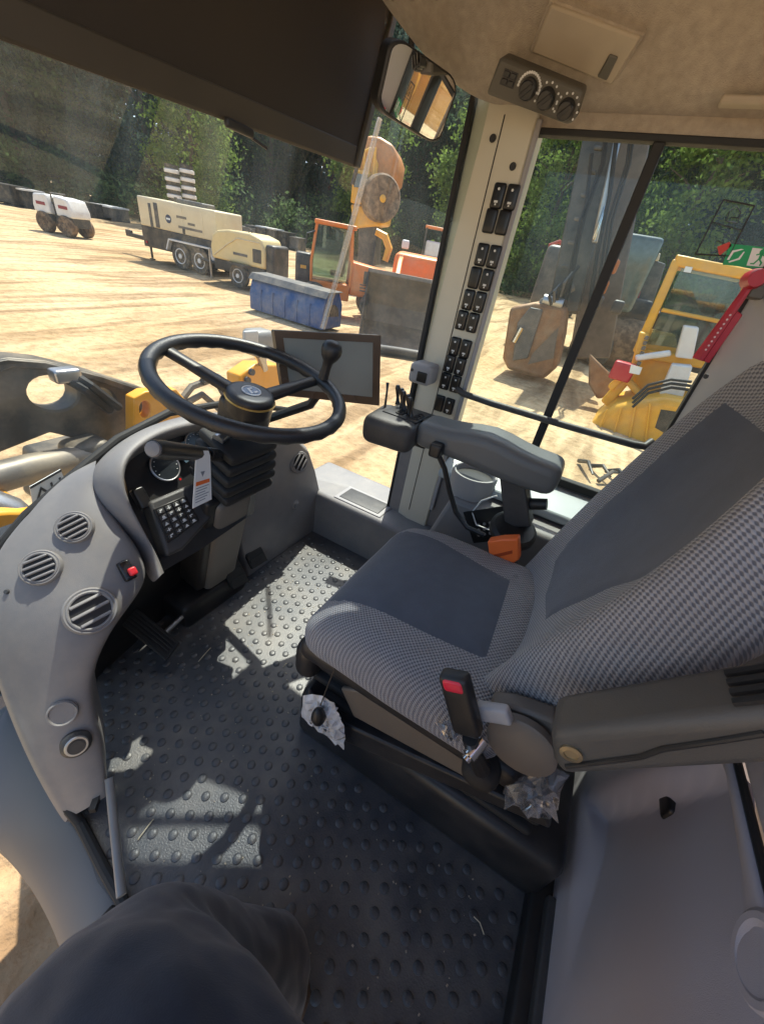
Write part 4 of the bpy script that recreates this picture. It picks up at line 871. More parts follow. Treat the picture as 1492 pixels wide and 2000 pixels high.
# lamp bracket beyond the wheel
ob('lamp_bracket', MB().prism([PY(468,735,1.9),PY(500,712,1.9),PY(548,712,1.9),PY(552,765,1.9),PY(500,775,1.9),PY(470,765,1.9)],(0,.12,0)), LYEL, lf, bevel=.012)
for px, py in ((482,742),(490,726)): ob('lamp_bolt', MB().lathe([(.022,0),(.02,.02)], PY(px,py,1.895), (0,-1,0), 14), DARK, lf)
hl = ob('work_lamp', MB().rbox(PY(505,668,1.85),(.17,.13,.15),.035), mat('lamp_grey',(.25,.24,.22),.4), lf); ob('lamp_lens', MB().rbox(PY(490,660,1.78),(.11,.02,.08),.01), mat('lens',(.5,.5,.48),.1), hl)
ob('lamp_tube', MB().tube([PY(505,690,1.86),PY(512,705,1.9),PY(515,720,1.92)],.03,10), STEEL, lf)
tw = MB(); 
for a, b_, c in (((340,800),(375,755),(430,735)),((360,790),(395,770),(430,800)),((395,745),(420,740),(440,775))): tw.tube([PY(*a,1.8),PY(*b_,1.82),PY(*c,1.8)],.018,8)
ob('hose_bundle', tw, LBLK, lf)
dq = Quad([PY(58,950,1.48),PY(118,916,1.48),PY(130,945,1.48),PY(64,985,1.48)])
dc = ob('warning_decal', dq.box(MB(),0,1,0,1,0,.003), SWHITE, lf); dk = MB(); dq.box(dk,.0,1,.0,.12,.003,.005)
dq.poly(dk,[(.12,.85),(.30,.3),(.50,.85),(.42,.85),(.30,.5),(.20,.85)],.003,.005); dq.poly(dk,[(.58,.4),(.64,.4),(.64,.75),(.85,.75),(.85,.4),(.91,.4),(.91,.85),(.58,.85)],.003,.005); ob('decal_symbol', dk, DEC, dc)

# ================================================================ OUTDOORS
def ground_mat():
    m = bpy.data.materials.new('sandy_ground'); m.use_nodes = True; nt = m.node_tree; N = nt.nodes; L = nt.links; bs = N['Principled BSDF']; bs.inputs['Roughness'].default_value = .95; bs.inputs['Specular IOR Level'].default_value = .1
    tc = N.new('ShaderNodeTexCoord'); n1 = N.new('ShaderNodeTexNoise'); n1.inputs['Scale'].default_value = .22; n1.inputs['Detail'].default_value = 9; n1.inputs['Roughness'].default_value = .62; L.new(tc.outputs['Object'], n1.inputs['Vector'])
    mp = N.new('ShaderNodeMapping'); mp.inputs['Rotation'].default_value = (0,0,rad(-66)); mp.inputs['Scale'].default_value = (.22,1.6,1); L.new(tc.outputs['Object'], mp.inputs[0])
    n2 = N.new('ShaderNodeTexNoise'); n2.inputs['Scale'].default_value = 1.4; n2.inputs['Detail'].default_value = 8; n2.inputs['Distortion'].default_value = .6; L.new(mp.outputs[0], n2.inputs['Vector'])
    n3 = N.new('ShaderNodeTexNoise'); n3.inputs['Scale'].default_value = 7.; n3.inputs['Detail'].default_value = 6; L.new(tc.outputs['Object'], n3.inputs['Vector'])
    r1 = N.new('ShaderNodeValToRGB'); e = r1.color_ramp.elements; e[0].position = .3; e[0].color = (.45,.30,.16,1); e[1].position = .7; e[1].color = (.69,.52,.33,1); L.new(n1.outputs['Fac'], r1.inputs[0])
    r2 = N.new('ShaderNodeValToRGB'); e = r2.color_ramp.elements; e[0].position = .36; e[0].color = (.40,.34,.29,1); e[1].position = .56; e[1].color = (1.05,1.03,.98,1); L.new(n2.outputs['Fac'], r2.inputs[0])
    r3 = N.new('ShaderNodeValToRGB'); e = r3.color_ramp.elements; e[0].position = .32; e[0].color = (.72,.70,.66,1); e[1].position = .55; e[1].color = (1,1,1,1); L.new(n3.outputs['Fac'], r3.inputs[0])
    a = N.new('ShaderNodeMix'); a.data_type = 'RGBA'; a.blend_type = 'MULTIPLY'; a.inputs[0].default_value = .75; L.new(r1.outputs[0], a.inputs[6]); L.new(r2.outputs[0], a.inputs[7])
    b_ = N.new('ShaderNodeMix'); b_.data_type = 'RGBA'; b_.blend_type = 'MULTIPLY'; b_.inputs[0].default_value = .8; L.new(a.outputs[2], b_.inputs[6]); L.new(r3.outputs[0], b_.inputs[7]); L.new(b_.outputs[2], bs.inputs['Base Color'])
    ad = N.new('ShaderNodeMath'); ad.operation = 'ADD'; L.new(n2.outputs['Fac'], ad.inputs[0]); L.new(n3.outputs['Fac'], ad.inputs[1])
    bp = N.new('ShaderNodeBump'); bp.inputs['Strength'].default_value = .7; bp.inputs['Distance'].default_value = .12; L.new(ad.outputs[0], bp.inputs['Height']); L.new(bp.outputs[0], bs.inputs['Normal'])
    return m
V = []; F = []; rr_ = [0,1.5,3,4.5,6,8,10,12,15,18,22,27,33,40,50,62,78,100,140,220,400,900]; na = 96
for i, r in enumerate(rr_):
    for k in range(na):
        a = 2*math.pi*k/na; x, y = r*math.cos(a), r*math.sin(a); z = GZ + GS*min(110,max(-40,x*_vd[0]+y*_vd[1]))
        if r > 5: z += .05*math.sin(x*.9+1.3*math.sin(y*.7))*math.sin(y*.8)*min(1,(r-5)/10)
        V.append((x,y,z))
for i in range(len(rr_)-1):
    for k in range(na): F.append((i*na+k,i*na+(k+1)%na,(i+1)*na+(k+1)%na,(i+1)*na+k))
ob('ground', MB().add(V[na-1:],[tuple(max(0,q-na+1) for q in f) for f in F if f[0] >= na]+[(0,k+1,(k+1)%na+1) for k in range(na)]), ground_mat(), smooth=60, kind='structure')
GN = Vector((-GS*_vd[0],-GS*_vd[1],1)).normalized()
def place(x, y, az, s=1., dz=0.):
    X = Vector((math.cos(rad(az)),math.sin(rad(az)),0)); X = (X-GN*X.dot(GN)).normalized(); Y = GN.cross(X)
    M = Matrix((X,Y,GN)).transposed().to_4x4(); M.translation = Vector((x,y,gz(x,y)+dz)); return M @ Matrix.Scale(s,4)
TYRE = mat('dusty_tyre',(.045,.04,.036),.85,var=.3,dirt=(.42,.32,.2),dirtamt=.6,dscale=6,bump=.5,bscale=40)
BTYRE = mat('muddy_tyre',(.10,.065,.04),.9,var=.3,dirt=(.42,.28,.16),dirtamt=.7,dscale=5,bump=.5,bscale=40)
CRM = mat('cream_machine',(.70,.60,.40),.4,var=.05,dirt=(.55,.42,.26),dirtamt=.3,dscale=2)
CRM2 = mat('cream_yellow_machine',(.74,.58,.28),.4,var=.05,dirt=(.55,.42,.26),dirtamt=.3,dscale=2)
MBLK = mat('machine_black',(.022,.024,.026),.45,var=.2,dirt=(.35,.27,.18),dirtamt=.3,dscale=3)
ORG = mat('machine_orange',(.80,.20,.02),.4,var=.06,dirt=(.5,.33,.2),dirtamt=.3,dscale=3)
BLU = mat('machine_blue',(.02,.07,.22),.4,var=.1,dirt=(.35,.3,.25),dirtamt=.4,dscale=3)
BLU2 = mat('bright_blue_machine',(.012,.065,.24),.75,var=.1,dirt=(.3,.3,.3),dirtamt=.15,dscale=2)
WHT = mat('machine_white',(.75,.74,.72),.4,var=.05,dirt=(.5,.4,.3),dirtamt=.3,dscale=3)
MGRY = mat('machine_grey',(.085,.083,.08),.5,var=.15,dirt=(.40,.33,.24),dirtamt=.4,dscale=2)
RUST = mat('worn_bucket_steel',(.26,.13,.06),.6,.3,var=.25,dirt=(.40,.30,.2),dirtamt=.5,dscale=2.5,bump=.4,bscale=25)
DBUCK = mat('dark_bucket_steel',(.032,.027,.023),.6,.1,var=.35,dirt=(.22,.16,.11),dirtamt=.45,dscale=2.5,bump=.4,bscale=25)
CGL = mat('cab_glass',(.10,.13,.12),.08,var=.2,coat=.5)
CABGL = glass('machine_cab_glass', tint=(.62,.72,.66), dust=.05, refl=.08)
def wheel(par, x, y, r, w, tm=TYRE, rm=WHT, out=-1, lug=0):
    t = ob('wheel', MB().lathe([(r*.6,-w/2),(r*.92,-w/2),(r,-w*.36),(r,w*.36),(r*.92,w/2),(r*.6,w/2)],(x,y,r),(0,1,0),32), tm, par, smooth=40)
    if lug:
        m = MB()
        for k in range(lug):
            a = 2*math.pi*k/lug
            for s_ in (-1,1): m.box((x+r*1.0*math.cos(a+s_*.08),y+s_*w*.22,r+r*1.0*math.sin(a+s_*.08)),(r*.10,w*.5,r*.09),Matrix.Rotation(-a,3,'Y') @ Matrix.Rotation(s_*.5,3,'X'))
        ob('tread', m, tm, t)
    ob('rim', MB().lathe([(r*.6,0),(r*.56,.02),(r*.42,-.02),(r*.2,-.01),(r*.17,.03),(.02,.035)],(x,y+out*w/2*.96,r),(0,out,0),24), rm, t, smooth=40)
    m = MB()
    for k in range(6): m.lathe([(r*.05,0),(r*.05,.03)],(x+r*.3*math.cos(k*1.047),y+out*w/2*.96,r+r*.3*math.sin(k*1.047)),(0,out,0),8)
    ob('wheel_hole', m, MBLK, t); return t
# local frame of trailers: +x tow direction, near side = +y or -y by az; near side faces the camera
# ---- generator trailer
g = T('generator_trailer', 'cream and black generator trailer with tandem wheels and long tow bar on the sand', 'trailer', M=place(11.4,14.25,96,.86))
NS = 1                                         # the camera-facing side is local +y
ob('lower_body', MB().b(-1.95,1.95,-.74,.74,.50,1.22), MBLK, g, bevel=.03)
ob('upper_body', MB().rbox((0,0,1.70),(3.92,1.5,.97),.06), CRM, g)
ob('roof_box', MB().rbox((-.35,0,2.22),(1.3,.7,.22),.05), MGRY, g)
ob('exhaust', MB().tube([(.9,-.2,2.1),(.9,-.2,2.35)],.06,12), MBLK, g)
dr = ob('door', MB().rbox((1.0,.755,1.65),(.20,.02,.8),.008), MGRY, g); ob('door', MB().rbox((1.32,.755,1.6),(.14,.02,.8),.008), MGRY, g)
for xx in (.1,-.9): ob('side_panel', MB().rbox((xx,.753,1.70),(.9,.016,.75),.006), CRM, g)
ob('emblem', MB().lathe([(.14,0),(.14,.012)],(.38,.762,1.62),(0,1,0),24), mat('emblem_navy',(.03,.05,.10),.4), g)
mw = MB(); mw.b(.28,.48,.774,.776,1.59,1.65); ob('emblem_bar', mw, SWHITE, g)
ml = MB()
for k, (a, b_) in enumerate(((-.05,-.55),(-.6,-.95),(-.1,-1.3))): ml.b(a,b_,.763,.766,1.72-.16*k,1.80-.16*k)
ob('side_lettering', ml, MGRY, g)
ob('control_hatch', MB().rbox((-.35,.762,1.32),(.12,.02,.18),.01), MBLK, g)
for xx in (-.18,-1.16): wheel(g, xx, .80, .46, .22, out=1)
for xx in (-.18,-1.16): wheel(g, xx, -.80, .46, .22, out=-1)
ob('fender', MB().prism([(x_, .68, z_) for x_, z_ in ((.55,.60),(.36,.98),(-1.7,.98),(-1.88,.60),(-1.82,.58),(-1.66,.93),(.32,.93),(.50,.58))],(0,.24,0)), WHT, g)
ob('tow_bar', MB().prism([(1.9,-.25,.62),(1.9,.25,.62),(3.6,.06,.62),(3.6,-.06,.62)],(0,0,.14)), MBLK, g, bevel=.01)
ob('coupler', MB().b(3.5,3.8,-.07,.07,.62,.86), MBLK, g, bevel=.02); ob('jack', MB().tube([(2.05,.35,1.15),(2.05,.35,.05)],.045,10).lathe([(.12,.0),(.12,.03)],(2.05,.35,.0),(0,0,1),12), MBLK, g)
ob('tongue_box', MB().b(2.0,2.5,-.3,.3,.78,1.05), MGRY, g, bevel=.02)
ob('tail_lamp', MB().b(1.72,1.80,.745,.77,.62,.70), RED, g)
# ---- compressor trailer
q = T('compressor_trailer', 'cream yellow compressor trailer with rounded hood beside the blue broom', 'trailer', M=place(10.95,11.2,98,.88))
prof = [(1.05,.75),(1.10,1.1),(1.0,1.45),(.75,1.62),(.3,1.70),(-.6,1.72),(-1.05,1.62),(-1.2,1.3),(-1.2,.75)]
ob('hood', MB().prism([(x_,-.6,z_) for x_,z_ in prof],(0,1.2,0)), CRM2, q, bevel=.08, bseg=4)
ob('hood_crease', MB().tube([(.95,.61,.85),(.35,.615,1.25),(-.1,.615,1.5),(-1.0,.61,1.5)],.018,8), CRM, q)
ob('base', MB().b(-1.15,1.0,-.55,.55,.42,.75), MBLK, q, bevel=.03)
wheel(q,-.15,.62,.38,.22,out=1); wheel(q,-.15,-.62,.38,.22,out=-1)
ob('fender', MB().prism([(.35,.5,.7),(.2,.86,.7),(-.5,.86,.7),(-.65,.5,.7)],(0,0,.06)), MBLK, q)
ob('tow_bar', MB().tube([(.9,0,.5),(1.6,0,.52),(2.1,0,.55)],[.07,.06,.05],10), MBLK, q); ob('jack', MB().tube([(1.55,.15,.95),(1.55,.15,.02)],.035,10), STEEL, q)
ob('grille', MB().rbox((-.9,.605,1.1),(.35,.02,.4),.008), MBLK, q); ob('side_lettering', MB().b(-.5,.1,.603,.612,1.0,1.08), MGRY, q)
ob('lifting_eye', MB().torus((-.2,0,1.74),.07,.02,(0,1,0),16,6), MBLK, q)
ob('rear_bumper', MB().b(-1.5,-1.15,-.5,.5,.5,1.5), MBLK, q, bevel=.08)
# ---- white articulated machine
a_ = T('articulated_roller', 'small white two-part machine with brown drum wheels standing alone on the sand', 'roller', M=place(10.9,21.3,104,.78))
for s_, hx in ((1,.68),(-1,-.68)):
    ob('hood', MB().prism([(hx-.5,-.55,.85),(hx+.5,-.55,.85),(hx+(.52 if s_ > 0 else .45),-.55,1.15),(hx+.35*s_+(.0),-.55,1.62),(hx-.42*s_,-.55,1.68),(hx-.5*s_,-.55,1.5)] if s_ > 0 else [(hx-.5,-.55,.85),(hx+.5,-.55,.85),(hx+.5,-.55,1.5),(hx+.42,-.55,1.68),(hx-.35,-.55,1.62),(hx-.52,-.55,1.15)],(0,1.1,0)), WHT, a_, bevel=.07, bseg=3)
    ob('chassis', MB().b(hx-.45,hx+.45,-.5,.5,.45,.86), MBLK, a_, bevel=.03)
    wheel(a_, hx, .5, .46, .34, BTYRE, BTYRE, 1); wheel(a_, hx, -.5, .46, .34, BTYRE, BTYRE, -1)
    ob('nameplate', MB().b(hx-.3,hx+.25,.552,.562,1.18,1.32), mat('dark_red_plate',(.25,.02,.03),.5), a_)
ob('joint', MB().b(-.25,.25,-.3,.3,.5,1.55), MBLK, a_, bevel=.03); ob('roll_bar', MB().tube([(.05,-.4,1.3),(.05,-.4,1.75),(.05,.4,1.75),(.05,.4,1.3)],.04,8), MBLK, a_)
# ---- stacks of rings behind the generator
for i, (px, lab) in enumerate(((345,'stack of pale ringed lamps rising behind the generator'),(373,'stack of pale ringed lamps rising behind the generator'))):
    v = ray(px,398); p = CAM+v*(27/np.hypot(v[0],v[1])); z0 = gz(p[0],p[1])+.75; st_ = T('ring_stack', lab, 'ring stack', M=place(p[0],p[1],0), group='ring stacks behind the generator')
    ob('post', MB().tube([(0,0,0),(0,0,p[2]-z0+2.0)],.08,8), MGRY, st_)
    for k in range(5): ob('ring', MB().lathe([(.22,0),(.34,.05),(.34,.17),(.22,.22)],(0,0,p[2]-z0+.6+.32*k),(0,0,1),20), WHT, st_, smooth=40)
    for k in range(5): ob('spacer', MB().lathe([(.3,0),(.3,.15)],(0,0,p[2]-z0+.81+.32*k),(0,0,1),14), MBLK, st_)
# ---- orange sweeper tractor with blue broom
t = T('sweeper_tractor', 'orange cab tractor with a long blue sweeper broom in front', 'tractor', M=place(10.45,7.5,128,.80))
cabp = [(-.62,.95),(.62,.95),(.72,1.5),(.5,2.62),(-.6,2.62),(-.68,1.5)]
ob('cab_floor', MB().b(-.65,.65,-.62,.62,.55,1.05), ORG, t, bevel=.04)
ob('cab_roof', MB().rbox((-.04,0,2.66),(1.35,1.40,.13),.05), ORG, t)
for (xa_, xb_) in ((.66,.55),(-.64,-.58)):
    for yy in (-.60,.60): ob('cab_post', MB().tube([(xa_,yy,1.0),(xa_*1.03,yy,1.6),(xb_,yy,2.62)],.045,8), ORG, t)
for yy in (-.60,.60):
    ob('side_window', MB().prism([(-.58,yy,1.08),(.62,yy,1.08),(.66,yy,1.55),(.52,yy,2.58),(-.54,yy,2.58),(-.60,yy,1.55)],(0,.012,0)), CABGL, t, smooth=0)
ob('front_window', MB().prism([(.66,-.56,1.08),(.66,.56,1.08),(.54,.56,2.58),(.54,-.56,2.58)],(.01,0,0)), CABGL, t, smooth=0)
ob('driver_seat', MB().rbox((-.2,0,1.3),(.45,.5,.15),.05).rbox((-.4,0,1.6),(.14,.5,.6),.05), MBLK, t)
ob('rear_hood', MB().prism([(-2.3,-.55,.75),(-.66,-.55,.75),(-.66,-.55,1.75),(-2.0,-.55,1.62),(-2.3,-.55,1.35)],(0,1.1,0)), ORG, t, bevel=.06, bseg=3)
ob('hood_panel', MB().rbox((-1.55,.56,1.35),(.9,.02,.38),.008).rbox((-1.55,-.56,1.35),(.9,.02,.38),.008), MBLK, t)
ob('hood_lettering', MB().b(-1.9,-1.25,.572,.58,1.30,1.42), SWHITE, t)
for k in range(3): ob('hood_slot', MB().rbox((-1.5,.57,.95+.09*k),(1.0,.02,.04),.006), MBLK, t)
ob('front_tank', MB().rbox((.95,-.55,1.25),(.55,.55,.95),.10), MBLK, t); ob('tank_badge', MB().b(.85,1.05,-.26,-.27,1.25,1.35), YEL, t)
ob('front_frame', MB().b(.6,1.7,-.35,.35,.5,.75), ORG, t, bevel=.03)
for xx in (.55,-1.55):
    wheel(t, xx, .68, .5, .32, out=1, rm=ORG); wheel(t, xx, -.68, .5, .32, out=-1, rm=ORG)
for k, yy in enumerate((.2,.62)): ob('mirror_arm', MB().tube([(.6,yy,2.4),(.85,yy+.2,2.3),(.88,yy+.2,2.0)],.02,6), MBLK, t)
Mi = t.matrix_world.inverted() if False else place(10.45,7.5,128,.80).inverted()
def loc(p): return Mi @ Vector(p)
bL, bR = Vector(GP(489,607)), Vector(GP(628,650)); bdv = (bR-bL).normalized(); bnv = Vector((bdv.y,-bdv.x,0)); bnv = bnv if bnv.x > 0 else -bnv
sec_ = [(0,.05),(-.02,.42),(.06,.70),(.22,.84),(.62,.86),(.78,.6),(.8,.1)]
def brs(p): return [loc(p+bnv*a+Vector((0,0,b_))) for a,b_ in sec_]
ob('broom_hood', MB().loft([brs(bL),brs(bR)],True,True), BLU, t, bevel=.03)
ob('broom_top', MB().loft([[loc(p+bnv*a+Vector((0,0,b_))) for a,b_ in ((.0,.72),(.12,.86),(.66,.885),(.66,.87),(.1,.80))] for p in (bL-bdv*.06,bR+bdv*.06)],True,True), MGRY, t, bevel=.01)
for k in range(1,6): ob('broom_rib', MB().loft([[loc(p+bnv*a+Vector((0,0,b_))) for a,b_ in ((-.03,.08),(-.03,.55),(.02,.55),(.02,.08))] for p in (bL.lerp(bR,k/6)-bdv*.015,bL.lerp(bR,k/6)+bdv*.015)],True,True), BLU, t)
ob('bristle', MB().tube([loc(bL+bnv*.4+Vector((0,0,.34))),loc(bR+bnv*.4+Vector((0,0,.34)))],.33,20), TYRE, t)
# ---- orange wheel loader with dark bucket
w2 = T('orange_loader', 'orange loader with wide dark steel bucket parked beyond the windshield corner', 'loader', M=place(9.75,4.45,206))
bpr = [(.55,.02),(1.25,.0),(.95,.25),(.42,.45),(.28,.8),(.40,1.2),(.62,1.42),(.56,1.5),(.30,1.38),(.05,1.0),(.0,.55),(.15,.2)]
def bucket(par, y0, y1, m_, sc=1., ox=0., oz=0.):
    ob('bucket', MB().prism([(ox+x_*sc,y0,oz+z_*sc) for x_,z_ in bpr],(0,y1-y0,0)), m_, par, bevel=.015)
    for yy in (y0,y1-.03): ob('bucket_side', MB().prism([(ox+x_*sc,yy,oz+z_*sc) for x_,z_ in ((.2,.1),(1.15,.04),(.62,1.42),(.3,1.36),(.06,.95),(.02,.5))],(0,.03,0)), m_, par)
    n_ = 6
    for k in range(n_):
        yy = y0+(y1-y0)*(k+.5)/n_; ob('bucket_tooth', MB().prism([(ox+1.1*sc,yy-.05,oz+.0),(ox+1.1*sc,yy+.05,oz+.0),(ox+1.36*sc,yy+.02,oz),(ox+1.36*sc,yy-.02,oz)],(0,0,.06)), m_, par)
bucket(w2, -1.15, 1.15, DBUCK, 1.0, 0.25)
for yy in (-.55,.55): ob('lift_arm', MB().prism([(.35,yy-.06,.5),(.35,yy-.06,.85),(-1.2,yy-.06,1.65),(-2.2,yy-.06,1.75),(-2.2,yy-.06,1.45),(-1.1,yy-.06,1.35)],(0,.12,0)), ORG, w2, bevel=.02)
ob('front_frame', MB().b(-1.9,-.5,-.5,.5,.55,1.25), ORG, w2, bevel=.05); ob('hood', MB().rbox((-3.3,0,1.35),(2.2,1.5,.9),.15), ORG, w2)
wheel(w2,-.9,-.85,.55,.42,out=-1,rm=YEL); wheel(w2,-.9,.85,.55,.42,out=1,rm=YEL); wheel(w2,-3.3,-.85,.6,.42,out=-1,rm=YEL); wheel(w2,-3.3,.85,.6,.42,out=1,rm=YEL)
ob('pale_sticks', MB().tube([(.5,.5,.6),(.9,.9,.95)],.03,6).tube([(.5,.6,.5),(.95,1.0,.65)],.03,6).tube([(.55,.4,.55),(.75,.95,1.1)],.025,6), mat('pale_wood',(.6,.5,.36),.8), w2)
ob('lamp', MB().rbox((-2.2,-.5,2.0),(.2,.2,.2),.04), WHT, w2)
# ---- yellow hauler raised behind
v = ray(728,440); pp_ = CAM+v*(20/np.hypot(v[0],v[1]))
y2 = T('dump_truck', 'yellow dump truck with raised bed and big wheel standing behind the orange tractor', 'truck', M=place(pp_[0],pp_[1],200))
hz = pp_[2]-gz(pp_[0],pp_[1])
Di = place(pp_[0],pp_[1],200).inverted()
def dl(px, py, r=20.): return lp(Di, px, py, r)
def lp(Mi_, px, py, r):
    v_ = ray(px,py); return Mi_ @ Vector(CAM+v_*(r/np.hypot(v_[0],v_[1])))
BOWL = mat('bowl_orange',(.55,.22,.06),.5,.1,var=.15,dirt=(.4,.28,.16),dirtamt=.5,dscale=1.2)
ob('bed', MB().prism([dl(*p_) for p_ in ((716,262),(742,266),(768,282),(778,312),(772,352),(752,380),(728,372),(706,340),(704,290))],(-2.2,0,0)), BOWL, y2, bevel=.15, bseg=3)
ob('bed_side', MB().prism([dl(*p_,19.8) for p_ in ((695,300),(724,285),(738,320),(730,372),(692,382))],(-1.6,0,0)), YEL, y2, bevel=.06)
for k in range(4): ob('bed_rib', MB().prism([dl(700+10*k,300-4*k,19.7),dl(704+10*k,299-4*k,19.7),dl(700+10*k,376,19.7),dl(696+10*k,377,19.7)],(-.2,0,0)), YEL, y2)
ob('cab', MB().prism([dl(*p_,19.5) for p_ in ((690,330),(722,335),(716,400),(684,396))],(-1.2,0,0)), YEL, y2, bevel=.06); ob('cab_window', MB().prism([dl(*p_,19.45) for p_ in ((694,338),(718,342),(714,368),(691,365))],(-.05,0,0)), CGL, y2)
ob('chassis', MB().prism([dl(*p_,19.6) for p_ in ((684,398),(756,412),(752,440),(690,446))],(-1.4,0,0)), YEL, y2, bevel=.08)
ob('under_frame', MB().prism([dl(*p_,19.8) for p_ in ((700,436),(735,440),(732,520),(698,520))],(-1.4,0,0)), MBLK, y2, bevel=.05)
wc = dl(743,388,19.4); tw_ = ob('wheel', MB().lathe([(.45,-.3),(.70,-.3),(.76,-.2),(.76,.2),(.70,.3),(.45,.3)],wc,(1,.55,0),30), BTYRE, y2, smooth=40); ob('rim', MB().lathe([(.45,.26),(.40,.30),(.2,.24),(.1,.32)],wc,(1,.55,0),24), YEL, tw_, smooth=40)
for p_, q_ in (((700,384),(738,350)),((712,395),(756,360)),((688,360),(705,300))): ob('strut', MB().tube([dl(*p_,19.3),dl(*q_,19.3)],.07,8), MBLK, y2)
ob('yellow_hoop', MB().tube([dl(734,452,15),dl(752,462,15),dl(760,485,15),dl(752,510,15)],[.1,.12,.12,.1],10), YEL, y2)
# ---- white and black machine farther back
p = GP(835,556); k_ = T('compact_machine', 'white and black compact machine with open cage cab near the tree line', 'machine', M=place(p[0],p[1],205,1.0))
ob('body', MB().rbox((-.3,0,1.0),(2.2,1.5,1.1),.15), MBLK, k_); ob('cage', MB().tube([(.7,-.7,1.4),(.7,-.7,2.9),(-.9,-.7,2.9),(-.9,-.7,1.4)],.06,8).tube([(.7,.7,1.4),(.7,.7,2.9),(-.9,.7,2.9),(-.9,.7,1.4)],.06,8), MBLK, k_)
ob('roof', MB().rbox((-.1,0,2.95),(1.8,1.6,.12),.04), ORG, k_); ob('panel', MB().rbox((.2,0,1.9),(.9,1.2,.8),.1), WHT, k_)
for xx in (.6,-.9): wheel(k_,xx,-.8,.5,.35,out=-1); wheel(k_,xx,.8,.5,.35,out=1)
# ---- excavator
EXM = place(9.9,1.25,182); ex = T('excavator', 'grey excavator with upright boom and a rusty bucket resting on the sand', 'excavator', M=EXM)
Ei = EXM.inverted()
def el(px, py, r):
    v_ = ray(px,py); return Ei @ Vector(CAM+v_*(r/np.hypot(v_[0],v_[1])))
def bar(name, a, b_, m_, w_=.3, r=9.9, th_=.35):
    (ax_,ay_,aw),(bx_,by_,bw) = a, b_
    ob(name, MB().prism([el(ax_-aw/2,ay_,r),el(ax_+aw/2,ay_,r),el(bx_+bw/2,by_,r),el(bx_-bw/2,by_,r)], (-th_,0,0)), m_, ex, bevel=.03)
EXG = mat('stick_grey',(.05,.05,.05),.4,.2,var=.3,dirt=(.22,.19,.15),dirtamt=.5,dscale=1.5)
EXT = mat('boom_taupe',(.13,.105,.085),.5,.1,var=.2,dirt=(.25,.2,.15),dirtamt=.5,dscale=1.5)
bar('boom', (1248,150,90), (1150,700,80), EXT, r=10.9, th_=.45)
bar('stick', (1195,180,78), (1098,610,62), EXG, r=10.0)
bar('cylinder', (1212,240,14), (1160,475,12), STEEL, r=9.75, th_=.12)
bar('piston', (1182,400,7), (1158,470,7), CHROME, r=9.7, th_=.07)
hs = [el(1155,300,9.6),el(1142,420,9.6),el(1118,520,9.6),el(1100,590,9.55)]; ob('hose', MB().tube(hs,.03,8), RUBBER, ex)
ob('hose', MB().tube([el(1205,260,9.7),el(1190,380,9.65),el(1165,500,9.6),el(1150,600,9.6)],.035,8), RUBBER, ex)
for k in range(7): ob('hose_clamp', MB().rbox(el(1168-13*k,290+46*k,9.7),(.1,.14,.06),.02), MGRY, ex)
ob('linkage', MB().tube([el(1120,560,9.7),el(1060,590,9.6),el(1040,625,9.6)],.08,10), MGRY, ex); ob('link_pin', MB().lathe([(.11,-.2),(.11,.2)],el(1080,590,9.6),(0,1,0),14), STEEL, ex)
bp_ = [(995,600),(1045,590),(1105,600),(1098,660),(1085,720),(1060,742),(990,722),(980,700)]
ob('bucket', MB().prism([el(x_,y_,9.5) for x_,y_ in bp_],(-.9,0,0)), RUST, ex, bevel=.08, bseg=3)
ob('bucket_plate', MB().prism([el(x_,y_,9.42) for x_,y_ in ((1010,630),(1035,600),(1060,605),(1030,700),(1000,705))],(-.05,0,0)), MGRY, ex, bevel=.02)
ob('bucket_wear', MB().prism([el(x_,y_,9.45) for x_,y_ in ((1040,690),(1090,640),(1080,700),(1030,712))],(-.03,0,0)), EXT, ex)
ob('pin', MB().tube([el(1003,668,9.4),el(1018,640,9.4)],.06,10), CHROME, ex)
ob('house', MB().rbox((-5.2,.0,1.9),(3.0,2.4,1.5),.15), MGRY, ex); ob('track', MB().rbox((-5.0,-1.2,.45),(3.6,.6,.85),.3), MBLK, ex); ob('track', MB().rbox((-5.0,1.2,.45),(3.6,.6,.85),.3), MBLK, ex)
ob('cab', MB().rbox((-4.2,1.0,2.3),(1.2,1.0,1.7),.12), CGL, ex)
for k, (x0_,x1_) in enumerate(((1175,1110),(1180,1118),(1225,1170),(1232,1178))): ob('hose', MB().tube([el(x0_+14,200,9.62),el(x0_-8*k%7,320,9.6),el((x0_+x1_)/2-10,430,9.55),el(x1_,540,9.6),el(x1_-12,600,9.6)],.022,8), RUBBER, ex)
for k in range(5): ob('pipe', MB().tube([el(1130-12*k,520+12*k,9.5),el(1112-10*k,545+8*k,9.4),el(1100-6*k,575+5*k,9.5)],.03,8), MGRY if k % 2 else RUBBER, ex)
for px, py in ((1175,560),(1195,520),(1165,590),(1205,600)): ob('fitting', MB().rbox(el(px,py,10.2),(.25,.22,.25),.05), mat('fitting_orange',(.5,.16,.04),.5) if py < 570 else MGRY, ex)
